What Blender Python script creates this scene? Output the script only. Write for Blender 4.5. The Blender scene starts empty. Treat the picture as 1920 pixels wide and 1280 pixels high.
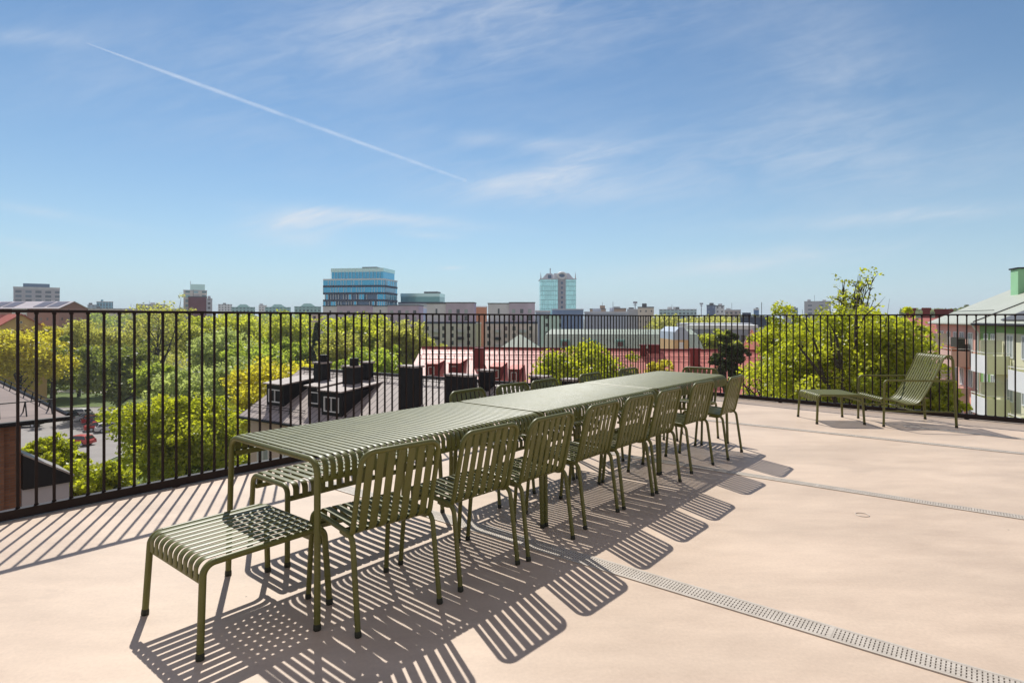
import bpy, bmesh, math, random
import numpy as np
from mathutils import Vector, Matrix
S = bpy.context.scene
COL = S.collection
R = math.radians
random.seed(7)

# ------------------------------------------------------------------ camera, sky, sun
F, YH, H = 1100.3, 596.95, 1.3644          # focal length and horizon in photo pixels, eye height (m)
cam = bpy.data.cameras.new('camera')
cam.sensor_width = 36.0
cam.lens = 36.0 * F / 1920.0
cam.shift_y = -(640.0 - YH) / 1920.0
cam.clip_start = 0.05
cam.clip_end = 200000
camo = bpy.data.objects.new('camera', cam)
camo.location = (0, 0, H)
camo.rotation_euler = (R(90), 0, 0)
COL.objects.link(camo)
S.camera = camo

SUN_EL, SUN_AZ = R(50.0), R(-19.0)         # azimuth from straight ahead (+Y), negative = to the left
sun_dir = Vector((math.sin(SUN_AZ) * math.cos(SUN_EL), math.cos(SUN_AZ) * math.cos(SUN_EL), math.sin(SUN_EL)))
sl = bpy.data.lights.new('sun', 'SUN')
sl.energy = 3.75
sl.angle = R(0.5)
sl.color = (1.0, 0.97, 0.91)
so = bpy.data.objects.new('sun', sl)
so.rotation_euler = sun_dir.to_track_quat('Z', 'Y').to_euler()
so.location = (0, 0, 40)
COL.objects.link(so)
S.view_settings.view_transform = 'Standard'
S.view_settings.look = 'None'
S.view_settings.exposure = 0.47
S.view_settings.gamma = 1.0
S.cycles.max_bounces = 14
S.cycles.diffuse_bounces = 8
S.cycles.transmission_bounces = 12
S.cycles.transparent_max_bounces = 12
S.cycles.use_denoising = True

world = bpy.data.worlds.new('World')
S.world = world
world.use_nodes = True
WN, WL = world.node_tree.nodes, world.node_tree.links
WN.clear()


def wmath(op, a, b=None, c=None):
    n = WN.new('ShaderNodeMath'); n.operation = op
    for i, v in enumerate((a, b, c)):
        if v is None: continue
        if isinstance(v, (int, float)): n.inputs[i].default_value = v
        else: WL.new(v, n.inputs[i])
    return n.outputs[0]


def build_sky():
    out = WN.new('ShaderNodeOutputWorld'); bg = WN.new('ShaderNodeBackground')
    bg.inputs[1].default_value = 0.071
    sky = WN.new('ShaderNodeTexSky'); sky.sky_type = 'NISHITA'; sky.sun_disc = False
    sky.sun_elevation = SUN_EL; sky.sun_rotation = SUN_AZ
    sky.altitude = 50; sky.air_density = 1.0; sky.dust_density = 0.0; sky.ozone_density = 3.0
    tc = WN.new('ShaderNodeTexCoord'); sp = WN.new('ShaderNodeSeparateXYZ')
    WL.new(tc.outputs['Generated'], sp.inputs[0])
    x, y, z = sp.outputs
    ys = wmath('MAXIMUM', y, 0.02)
    a = wmath('DIVIDE', x, ys); b = wmath('DIVIDE', z, ys)       # direction on the sky ahead
    front = wmath('MULTIPLY', wmath('SUBTRACT', y, 0.05), 8.0); 
    fc = WN.new('ShaderNodeClamp'); WL.new(front, fc.inputs[0])

    def streak(scale, rot, sx, sy, lo, hi, detail=8, dist=0.6, seed=0.0):
        cb = WN.new('ShaderNodeCombineXYZ'); WL.new(a, cb.inputs[0]); WL.new(b, cb.inputs[1]); cb.inputs[2].default_value = seed
        m0 = WN.new('ShaderNodeVectorRotate'); m0.rotation_type = 'Z_AXIS'; m0.inputs['Angle'].default_value = rot
        WL.new(cb.outputs[0], m0.inputs[0])
        m1 = WN.new('ShaderNodeVectorMath'); m1.operation = 'MULTIPLY'; m1.inputs[1].default_value = (sx, sy, 1)
        WL.new(m0.outputs[0], m1.inputs[0])
        n = WN.new('ShaderNodeTexNoise'); n.inputs['Scale'].default_value = scale; n.inputs['Detail'].default_value = detail
        n.inputs['Roughness'].default_value = 0.62; n.inputs['Distortion'].default_value = dist
        WL.new(m1.outputs[0], n.inputs['Vector'])
        mr = WN.new('ShaderNodeMapRange'); mr.interpolation_type = 'SMOOTHSTEP'
        mr.inputs[1].default_value = lo; mr.inputs[2].default_value = hi
        WL.new(n.outputs[0], mr.inputs[0])
        return mr.outputs[0]

    def blob(px, py, wx, wy, rot, k):
        ca, cb_ = (px - 960) / F, (YH - py) / F
        c, s = math.cos(rot), math.sin(rot)
        da = wmath('SUBTRACT', a, ca); db = wmath('SUBTRACT', b, cb_)
        u = wmath('ADD', wmath('MULTIPLY', da, c), wmath('MULTIPLY', db, s))
        v = wmath('SUBTRACT', wmath('MULTIPLY', db, c), wmath('MULTIPLY', da, s))
        u = wmath('MULTIPLY', u, F / wx); v = wmath('MULTIPLY', v, F / wy)
        q = wmath('ADD', wmath('MULTIPLY', u, u), wmath('MULTIPLY', v, v))
        return wmath('MULTIPLY', wmath('EXPONENT', wmath('MULTIPLY', q, -1.0)), k)

    fine = streak(7.0, R(-14), 1.0, 5.0, 0.32, 0.78, seed=3.1)
    wide = streak(3.0, R(-8), 1.0, 2.2, 0.30, 0.80, detail=5, seed=8.7)
    def addall(l):
        t = l[0]
        for q in l[1:]: t = wmath('ADD', t, q)
        return t
    veil = addall([blob(880, 40, 430, 110, R(6), 0.95), blob(160, 120, 330, 120, R(-18), 0.20), blob(1560, 130, 170, 140, R(30), 0.45),
                   blob(30, 68, 110, 16, R(-4), 0.5), blob(1450, 300, 560, 90, R(2), 0.55), blob(560, 250, 300, 60, R(-10), 0.2)])
    wisps = addall([blob(1045, 320, 120, 24, R(18), 0.62), blob(1010, 352, 190, 30, R(0), 0.5), blob(560, 415, 90, 20, R(4), 1.1),
                    blob(700, 408, 170, 13, R(-5), 0.9), blob(800, 440, 60, 7, R(-4), 0.5), blob(845, 502, 22, 4, 0, 0.8),
                    blob(560, 450, 80, 18, 0, 0.35), blob(1700, 405, 300, 16, R(4), 0.5), blob(1420, 490, 230, 22, R(6), 0.6),
                    blob(950, 265, 150, 14, R(-4), 0.4), blob(90, 400, 160, 10, R(-10), 0.3), blob(60, 460, 90, 8, R(-8), 0.3)])
    m = wmath('ADD', wmath('MULTIPLY', veil, wmath('ADD', wmath('MULTIPLY', fine, 0.34), wmath('MULTIPLY', wide, 0.42))),
              wmath('MULTIPLY', wisps, wmath('ADD', wmath('MULTIPLY', fine, 0.62), 0.24)))
    m = wmath('MULTIPLY', m, fc.outputs[0])
    cl = WN.new('ShaderNodeClamp'); WL.new(m, cl.inputs[0]); cl.inputs[2].default_value = 0.8
    tint = WN.new('ShaderNodeMix'); tint.data_type = 'RGBA'; tint.blend_type = 'MULTIPLY'; tint.inputs[0].default_value = 1.0
    WL.new(sky.outputs[0], tint.inputs[6]); tint.inputs[7].default_value = (0.86, 0.99, 1.02, 1)
    zc = wmath('MAXIMUM', z, 0.0)
    hz = wmath('MULTIPLY', wmath('EXPONENT', wmath('MULTIPLY', zc, -8.0)), 0.92)     # pale air near the horizon
    hm = WN.new('ShaderNodeMix'); hm.data_type = 'RGBA'
    WL.new(hz, hm.inputs[0]); WL.new(tint.outputs[2], hm.inputs[6]); hm.inputs[7].default_value = (5.4, 7.1, 8.5, 1)
    # pinkish-white veil added to the unseen sky behind the viewer, warming the fill light
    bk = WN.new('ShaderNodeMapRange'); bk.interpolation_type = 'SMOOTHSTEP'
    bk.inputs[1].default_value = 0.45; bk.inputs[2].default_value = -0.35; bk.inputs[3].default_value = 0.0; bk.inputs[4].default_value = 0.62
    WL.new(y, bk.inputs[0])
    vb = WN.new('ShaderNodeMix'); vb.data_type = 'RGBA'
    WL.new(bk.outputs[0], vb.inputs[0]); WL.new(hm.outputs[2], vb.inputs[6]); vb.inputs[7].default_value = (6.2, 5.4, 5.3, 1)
    mix = WN.new('ShaderNodeMix'); mix.data_type = 'RGBA'
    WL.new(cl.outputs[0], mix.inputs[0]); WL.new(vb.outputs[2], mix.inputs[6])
    mix.inputs[7].default_value = (7.8, 8.2, 8.8, 1)
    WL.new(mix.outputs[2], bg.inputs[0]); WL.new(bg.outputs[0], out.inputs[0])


build_sky()


# ------------------------------------------------------------------ helpers: points, meshes, objects
def at(px, py, Y):
    """the point that stands Y metres ahead of the eye in the direction of a photo pixel"""
    return Vector(((px - 960) / F * Y, Y, H - (py - YH) / F * Y))


def on_plane(px, py, p0, n):
    o = Vector((0, 0, H)); d = at(px, py, 1.0) - o
    return o + d * ((Vector(p0) - o).dot(n) / d.dot(n))


class MB:
    def __init__(s): s.v = []; s.f = []; s.sm = []; s.mi = []; s.cur = 0
    def face(s, idx, smooth=False): s.f.append(idx); s.sm.append(smooth); s.mi.append(s.cur)
    def poly(s, pts, smooth=False):
        b = len(s.v); s.v += [tuple(p) for p in pts]; s.face(list(range(b, b + len(pts))), smooth); return s
    def box(s, x0, x1, y0, y1, z0, z1, M=None):
        p = [(x0, y0, z0), (x1, y0, z0), (x1, y1, z0), (x0, y1, z0), (x0, y0, z1), (x1, y0, z1), (x1, y1, z1), (x0, y1, z1)]
        return s.hexa(p, M)
    def hexa(s, p, M=None):
        if M is not None: p = [tuple(M @ Vector(q)) for q in p]
        b = len(s.v); s.v += [tuple(q) for q in p]
        for q in ((0, 3, 2, 1), (4, 5, 6, 7), (0, 1, 5, 4), (1, 2, 6, 5), (2, 3, 7, 6), (3, 0, 4, 7)): s.face([b + i for i in q])
        return s
    def prism(s, pts, d):
        """extrude a planar polygon along vector d"""
        n = len(pts); b = len(s.v); d = Vector(d)
        s.v += [tuple(p) for p in pts] + [tuple(Vector(p) + d) for p in pts]
        s.face([b + i for i in range(n)][::-1]); s.face([b + n + i for i in range(n)])
        for i in range(n):
            j = (i + 1) % n; s.face([b + i, b + j, b + n + j, b + n + i])
        return s
    def tube(s, path, r, n=10, caps=True):
        path = [Vector(p) for p in path]; k = len(path)
        rs = r if isinstance(r, (list, tuple)) else [r] * k
        T = []
        for i in range(k):
            t = (path[min(i + 1, k - 1)] - path[max(i - 1, 0)])
            T.append(t.normalized())
        up = Vector((0, 0, 1)) if abs(T[0].z) < 0.9 else Vector((1, 0, 0))
        N = (up - T[0] * up.dot(T[0])).normalized()
        b = len(s.v)
        for i in range(k):
            if i: N = (N - T[i] * N.dot(T[i])).normalized()
            B = T[i].cross(N)
            for j in range(n):
                a = 2 * math.pi * j / n
                s.v.append(tuple(path[i] + (N * math.cos(a) + B * math.sin(a)) * rs[i]))
        for i in range(k - 1):
            for j in range(n):
                j2 = (j + 1) % n
                s.face([b + i * n + j, b + i * n + j2, b + (i + 1) * n + j2, b + (i + 1) * n + j], True)
        if caps:
            s.face([b + j for j in range(n)][::-1]); s.face([b + (k - 1) * n + j for j in range(n)])
        return s
    def strip(s, path, side, w, t, ch=0.0):
        """sweep a flat bar of width w (along side) and thickness t along a path"""
        path = [Vector(p) for p in path]; side = Vector(side).normalized(); k = len(path)
        b = len(s.v)
        prof = [(-w / 2, -t / 2), (w / 2, -t / 2), (w / 2, t / 2 - ch), (w / 2 - ch * 1.6, t / 2), (-w / 2 + ch * 1.6, t / 2), (-w / 2, t / 2 - ch)] if ch else \
               [(-w / 2, -t / 2), (w / 2, -t / 2), (w / 2, t / 2), (-w / 2, t / 2)]
        n = len(prof)
        for i in range(k):
            T = (path[min(i + 1, k - 1)] - path[max(i - 1, 0)]).normalized()
            N = T.cross(side).normalized() * -1
            for (u, q) in prof: s.v.append(tuple(path[i] + side * u + N * q))
        for i in range(k - 1):
            for j in range(n):
                j2 = (j + 1) % n
                s.face([b + i * n + j, b + i * n + j2, b + (i + 1) * n + j2, b + (i + 1) * n + j], True)
        s.face([b + j for j in range(n)][::-1]); s.face([b + (k - 1) * n + j for j in range(n)])
        return s
    def ball(s, c, rx, ry, rz, nu=12, nv=8):
        b = len(s.v); c = Vector(c)
        for i in range(nv + 1):
            ph = math.pi * i / nv
            for j in range(nu):
                th = 2 * math.pi * j / nu
                s.v.append((c.x + rx * math.sin(ph) * math.cos(th), c.y + ry * math.sin(ph) * math.sin(th), c.z + rz * math.cos(ph)))
        for i in range(nv):
            for j in range(nu):
                j2 = (j + 1) % nu
                s.face([b + i * nu + j, b + (i + 1) * nu + j, b + (i + 1) * nu + j2, b + i * nu + j2], True)
        return s
    def mesh(s, name, mats):
        me = bpy.data.meshes.new(name)
        me.from_pydata(s.v, [], s.f)
        me.polygons.foreach_set('use_smooth', s.sm)
        for m in (mats if isinstance(mats, (list, tuple)) else [mats]): me.materials.append(m)
        me.polygons.foreach_set('material_index', s.mi)
        me.update()
        bm = bmesh.new(); bm.from_mesh(me); bmesh.ops.recalc_face_normals(bm, faces=bm.faces); bm.to_mesh(me); bm.free()
        if any(s.sm): me.set_sharp_from_angle(angle=R(42))
        return me


def link(o, parent=None):
    COL.objects.link(o)
    if parent is not None: o.parent = parent
    return o


def obj(name, mb, mat, parent=None, label=None):
    o = bpy.data.objects.new(name, mb.mesh(name, mat) if isinstance(mb, MB) else mb)
    link(o, parent)
    if label: o['label'] = label
    return o


def tag(o, label, cat, group=None):
    o['label'] = label; o['category'] = cat
    if group: o['group'] = group
    return o


def thing(name, label, cat, loc=(0, 0, 0), rz=0.0, group=None):
    o = bpy.data.objects.new(name, None); o.empty_display_size = 0.2
    link(o); o.location = loc; o.rotation_euler = (0, 0, rz)
    return tag(o, label, cat, group)


def struct(name, mb, mat, kind='structure'):
    o = obj(name, mb, mat); o['kind'] = kind; return o


def dup(o, parent=None):
    c = o.copy(); link(c, parent)
    for ch in list(o.children): dup(ch, c)
    return c


def fillet(pts, r, n=6):
    """round the inner corners of a polyline"""
    pts = [Vector(p) for p in pts]; out = [pts[0]]
    rs = r if isinstance(r, (list, tuple)) else [r] * len(pts)
    for i in range(1, len(pts) - 1):
        p, a, c = pts[i], (pts[i - 1] - pts[i]), (pts[i + 1] - pts[i])
        la, lc = a.length, c.length; a.normalize(); c.normalize()
        ang = a.angle(c); d = min(rs[i] / math.tan(ang / 2), la * 0.49, lc * 0.49)
        p0, p1 = p + a * d, p + c * d
        bis = (a + c).normalized(); rr = d * math.tan(ang / 2); cen = p + bis * (rr / math.sin(ang / 2))
        v0, v1 = p0 - cen, p1 - cen
        tot = v0.angle(v1)
        for k in range(n + 1):
            t = k / n
            out.append(cen + (v0 * math.sin((1 - t) * tot) + v1 * math.sin(t * tot)) / math.sin(tot))
    out.append(pts[-1]); return out


def resample(path, step):
    path = [Vector(p) for p in path]; out = [path[0]]
    for a, b in zip(path[:-1], path[1:]):
        n = max(1, int((b - a).length / step))
        for i in range(1, n + 1): out.append(a.lerp(b, i / n))
    return out


# ------------------------------------------------------------------ materials
def nodes(name):
    m = bpy.data.materials.new(name); m.use_nodes = True
    nt = m.node_tree; b = nt.nodes['Principled BSDF']
    return m, nt.nodes, nt.links, b


def rgba(c): return (c[0], c[1], c[2], 1.0)


def noise_mat(name, c1, c2, scale=3.0, rough=0.6, metal=0.0, spec=0.5, detail=6, bump=0.0, bscale=None, lo=0.35, hi=0.65, stretch=(1, 1, 1), rvar=0.0, bdist=0.02):
    m, N, L, b = nodes(name)
    tc = N.new('ShaderNodeTexCoord'); mp = N.new('ShaderNodeMapping'); mp.inputs['Scale'].default_value = stretch
    L.new(tc.outputs['Object'], mp.inputs[0])
    n = N.new('ShaderNodeTexNoise'); n.inputs['Scale'].default_value = scale; n.inputs['Detail'].default_value = detail
    n.inputs['Roughness'].default_value = 0.6
    L.new(mp.outputs[0], n.inputs['Vector'])
    r = N.new('ShaderNodeValToRGB'); r.color_ramp.elements[0].position = lo; r.color_ramp.elements[1].position = hi
    r.color_ramp.elements[0].color = rgba(c1); r.color_ramp.elements[1].color = rgba(c2)
    L.new(n.outputs[0], r.inputs[0]); L.new(r.outputs[0], b.inputs['Base Color'])
    b.inputs['Roughness'].default_value = rough; b.inputs['Metallic'].default_value = metal
    b.inputs['Specular IOR Level'].default_value = spec
    if rvar:
        mr = N.new('ShaderNodeMapRange'); mr.inputs[3].default_value = rough - rvar; mr.inputs[4].default_value = rough + rvar
        L.new(n.outputs[0], mr.inputs[0]); L.new(mr.outputs[0], b.inputs['Roughness'])
    if bump:
        n2 = N.new('ShaderNodeTexNoise'); n2.inputs['Scale'].default_value = bscale or scale * 8; n2.inputs['Detail'].default_value = 4
        L.new(tc.outputs['Object'], n2.inputs['Vector'])
        bp = N.new('ShaderNodeBump'); bp.inputs['Strength'].default_value = bump; bp.inputs['Distance'].default_value = bdist
        L.new(n2.outputs[0], bp.inputs['Height']); L.new(bp.outputs[0], b.inputs['Normal'])
    return m


def seam_mat(name, c1, c2, pitch, axis=0, rough=0.45, metal=0.0, spec=0.5, dark=0.55):
    """standing-seam sheet metal: ribs every `pitch` metres across an object axis"""
    m, N, L, b = nodes(name)
    tc = N.new('ShaderNodeTexCoord'); sp = N.new('ShaderNodeSeparateXYZ'); L.new(tc.outputs['Object'], sp.inputs[0])
    d = N.new('ShaderNodeMath'); d.operation = 'DIVIDE'; d.inputs[1].default_value = pitch; L.new(sp.outputs[axis], d.inputs[0])
    fr = N.new('ShaderNodeMath'); fr.operation = 'FRACT'; L.new(d.outputs[0], fr.inputs[0])
    lt = N.new('ShaderNodeMath'); lt.operation = 'LESS_THAN'; lt.inputs[1].default_value = 0.11; L.new(fr.outputs[0], lt.inputs[0])
    fl = N.new('ShaderNodeMath'); fl.operation = 'FLOOR'; L.new(d.outputs[0], fl.inputs[0])
    wn = N.new('ShaderNodeTexWhiteNoise'); wn.noise_dimensions = '1D'; L.new(fl.outputs[0], wn.inputs['W'])
    n = N.new('ShaderNodeTexNoise'); n.inputs['Scale'].default_value = 0.6; n.inputs['Detail'].default_value = 7; L.new(tc.outputs['Object'], n.inputs['Vector'])
    av = N.new('ShaderNodeMath'); av.operation = 'MULTIPLY_ADD'; av.inputs[1].default_value = 0.35; L.new(wn.outputs[0], av.inputs[0])
    hl = N.new('ShaderNodeMath'); hl.operation = 'MULTIPLY'; hl.inputs[1].default_value = 0.75; L.new(n.outputs[0], hl.inputs[0]); L.new(hl.outputs[0], av.inputs[2])
    mx = N.new('ShaderNodeMix'); mx.data_type = 'RGBA'; mx.inputs[6].default_value = rgba(c1); mx.inputs[7].default_value = rgba(c2); L.new(av.outputs[0], mx.inputs[0])
    m2 = N.new('ShaderNodeMix'); m2.data_type = 'RGBA'; m2.blend_type = 'MULTIPLY'; m2.inputs[7].default_value = (dark, dark, dark, 1)
    L.new(lt.outputs[0], m2.inputs[0]); L.new(mx.outputs[2], m2.inputs[6]); L.new(m2.outputs[2], b.inputs['Base Color'])
    bp = N.new('ShaderNodeBump'); bp.inputs['Strength'].default_value = 0.8; bp.inputs['Distance'].default_value = 0.03
    L.new(lt.outputs[0], bp.inputs['Height']); L.new(bp.outputs[0], b.inputs['Normal'])
    b.inputs['Roughness'].default_value = rough; b.inputs['Metallic'].default_value = metal; b.inputs['Specular IOR Level'].default_value = spec
    return m


def grid_mat(name, wall, wall2, glass, cw, ch, fw, fh, rough=0.7, grough=0.15, axis='XZ', off=(0, 0), vary=0.5, mirror=0.0):
    """wall with a regular grid of windows, for buildings too far away to show a window's parts"""
    wall = [min(.82, q * 1.6) for q in wall]; wall2 = [min(.82, q * 1.6) for q in wall2]
    m, N, L, b = nodes(name)
    tc = N.new('ShaderNodeTexCoord'); sp = N.new('ShaderNodeSeparateXYZ'); L.new(tc.outputs['Object'], sp.inputs[0])
    nz = N.new('ShaderNodeSeparateXYZ'); ge = N.new('ShaderNodeNewGeometry')
    vt = N.new('ShaderNodeVectorTransform'); vt.vector_type = 'NORMAL'; vt.convert_from = 'WORLD'; vt.convert_to = 'OBJECT'
    L.new(ge.outputs['Normal'], vt.inputs[0]); L.new(vt.outputs[0], nz.inputs[0])
    def M(op, a, bb):
        q = N.new('ShaderNodeMath'); q.operation = op
        for i, v in enumerate((a, bb)):
            if v is None: continue
            if isinstance(v, (int, float)): q.inputs[i].default_value = v
            else: L.new(v, q.inputs[i])
        return q.outputs[0]
    side = M('GREATER_THAN', M('ABSOLUTE', nz.outputs[0], None), 0.7)
    top = M('GREATER_THAN', M('ABSOLUTE', nz.outputs[2], None), 0.7)
    mh = N.new('ShaderNodeMix'); mh.data_type = 'FLOAT'; L.new(side, mh.inputs[0]); L.new(sp.outputs[0], mh.inputs[2]); L.new(sp.outputs[1], mh.inputs[3])
    u = M('DIVIDE', M('ADD', mh.outputs[0], off[0]), cw); v = M('DIVIDE', M('ADD', sp.outputs[2], off[1]), ch)
    fu, fv = M('FRACT', u, None), M('FRACT', v, None)
    inu = M('LESS_THAN', M('ABSOLUTE', M('SUBTRACT', fu, 0.5), None), fw / 2)
    inv = M('LESS_THAN', M('ABSOLUTE', M('SUBTRACT', fv, 0.5), None), fh / 2)
    msk = M('MULTIPLY', M('MULTIPLY', inu, inv), M('SUBTRACT', 1.0, top))
    cb = N.new('ShaderNodeCombineXYZ'); L.new(M('FLOOR', u, None), cb.inputs[0]); L.new(M('FLOOR', v, None), cb.inputs[1])
    wn = N.new('ShaderNodeTexWhiteNoise'); wn.noise_dimensions = '2D'; L.new(cb.outputs[0], wn.inputs['Vector'])
    gm = N.new('ShaderNodeMix'); gm.data_type = 'RGBA'; gm.inputs[6].default_value = rgba([q * (1 - vary) for q in glass]); gm.inputs[7].default_value = rgba([min(1, q * (1 + vary)) for q in glass])
    L.new(wn.outputs[0], gm.inputs[0])
    n = N.new('ShaderNodeTexNoise'); n.inputs['Scale'].default_value = 0.15; n.inputs['Detail'].default_value = 6; L.new(tc.outputs['Object'], n.inputs['Vector'])
    wm = N.new('ShaderNodeMix'); wm.data_type = 'RGBA'; wm.inputs[6].default_value = rgba(wall); wm.inputs[7].default_value = rgba(wall2); L.new(n.outputs[0], wm.inputs[0])
    mx = N.new('ShaderNodeMix'); mx.data_type = 'RGBA'; L.new(msk, mx.inputs[0]); L.new(wm.outputs[2], mx.inputs[6]); L.new(gm.outputs[2], mx.inputs[7])
    L.new(mx.outputs[2], b.inputs['Base Color'])
    L.new(M('ADD', M('MULTIPLY', msk, grough - rough), rough), b.inputs['Roughness'])
    if mirror: L.new(M('MULTIPLY', msk, mirror), b.inputs['Metallic'])
    return m


def brick_mat(name, c1, c2, mortar, bw=0.25, bh=0.075):
    m, N, L, b = nodes(name)
    tc = N.new('ShaderNodeTexCoord'); sp = N.new('ShaderNodeSeparateXYZ'); L.new(tc.outputs['Object'], sp.inputs[0])
    ad = N.new('ShaderNodeMath'); ad.operation = 'ADD'; L.new(sp.outputs[0], ad.inputs[0]); L.new(sp.outputs[1], ad.inputs[1])
    cb = N.new('ShaderNodeCombineXYZ'); L.new(ad.outputs[0], cb.inputs[0]); L.new(sp.outputs[2], cb.inputs[1])
    br = N.new('ShaderNodeTexBrick'); br.inputs['Color1'].default_value = rgba(c1); br.inputs['Color2'].default_value = rgba(c2); br.inputs['Mortar'].default_value = rgba(mortar)
    br.inputs['Scale'].default_value = 1.0; br.inputs['Brick Width'].default_value = bw; br.inputs['Row Height'].default_value = bh; br.inputs['Mortar Size'].default_value = 0.008
    L.new(cb.outputs[0], br.inputs['Vector']); L.new(br.outputs[0], b.inputs['Base Color'])
    b.inputs['Roughness'].default_value = 0.85
    return m


def leaf_mat(name, c1, c2, trans=1.9, fac=0.58):
    m, N, L, b = nodes(name)
    N.remove(b); out = [n for n in N if n.type == 'OUTPUT_MATERIAL'][0]
    tc = N.new('ShaderNodeTexCoord')
    n = N.new('ShaderNodeTexNoise'); n.inputs['Scale'].default_value = 0.55; n.inputs['Detail'].default_value = 3; L.new(tc.outputs['Object'], n.inputs['Vector'])
    at_ = N.new('ShaderNodeAttribute'); at_.attribute_name = 'tint'
    ad = N.new('ShaderNodeMath'); ad.operation = 'ADD'; L.new(n.outputs[0], ad.inputs[0]); L.new(at_.outputs['Fac'], ad.inputs[1])
    mr = N.new('ShaderNodeMapRange'); mr.inputs[1].default_value = 0.45; mr.inputs[2].default_value = 1.4; L.new(ad.outputs[0], mr.inputs[0])
    mx = N.new('ShaderNodeMix'); mx.data_type = 'RGBA'; mx.inputs[6].default_value = rgba(c1); mx.inputs[7].default_value = rgba(c2); L.new(mr.outputs[0], mx.inputs[0])
    tr = N.new('ShaderNodeMix'); tr.data_type = 'RGBA'; tr.blend_type = 'MULTIPLY'; tr.inputs[0].default_value = 1; L.new(mx.outputs[2], tr.inputs[6]); tr.inputs[7].default_value = (trans, trans, trans * 0.7, 1)
    d = N.new('ShaderNodeBsdfDiffuse'); L.new(mx.outputs[2], d.inputs[0])
    t = N.new('ShaderNodeBsdfTranslucent'); L.new(tr.outputs[2], t.inputs[0])
    ms = N.new('ShaderNodeMixShader'); ms.inputs[0].default_value = fac; L.new(d.outputs[0], ms.inputs[1]); L.new(t.outputs[0], ms.inputs[2])
    g = N.new('ShaderNodeBsdfGlossy'); g.inputs['Roughness'].default_value = 0.45; g.inputs[0].default_value = (1, 1, 1, 1)
    m2 = N.new('ShaderNodeMixShader'); m2.inputs[0].default_value = 0.035; L.new(ms.outputs[0], m2.inputs[1]); L.new(g.outputs[0], m2.inputs[2])
    L.new(m2.outputs[0], out.inputs[0])
    return m


def glass_mat(name, c, rough=0.08, spec=0.8, metal=0.0):
    m, N, L, b = nodes(name)
    b.inputs['Base Color'].default_value = rgba(c); b.inputs['Roughness'].default_value = rough; b.inputs['Specular IOR Level'].default_value = spec; b.inputs['Metallic'].default_value = metal
    return m


OLIVE = noise_mat('olive_powder_coat', (0.100, 0.098, 0.014), (0.124, 0.120, 0.020), 9.0, rough=0.44, spec=0.52, bump=0.06, bscale=420, rvar=0.05, bdist=0.002)
RUBBER = noise_mat('dark_rubber', (0.020, 0.021, 0.010), (0.03, 0.03, 0.016), 30, rough=0.7)
IRON = noise_mat('dark_brown_iron', (0.013, 0.006, 0.005), (0.020, 0.011, 0.009), 12, rough=0.5, spec=0.25)
STEEL = noise_mat('galvanised_steel', (0.46, 0.40, 0.33), (0.54, 0.475, 0.40), 14, rough=0.5, metal=0.0, rvar=0.08)
PIT = noise_mat('dark_channel', (0.13, 0.11, 0.09), (0.20, 0.17, 0.14), 10, rough=0.9)
GLASS = glass_mat('window_glass', (0.035, 0.045, 0.05))
PALEGLASS = glass_mat('pale_window_glass', (0.36, 0.40, 0.40), 0.15)
WHITE = noise_mat('white_paint', (0.72, 0.72, 0.70), (0.8, 0.8, 0.78), 6, rough=0.5)
BARK = noise_mat('bark', (0.030, 0.022, 0.014), (0.065, 0.050, 0.034), 6, rough=0.9, bump=0.4, bscale=20)


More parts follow.
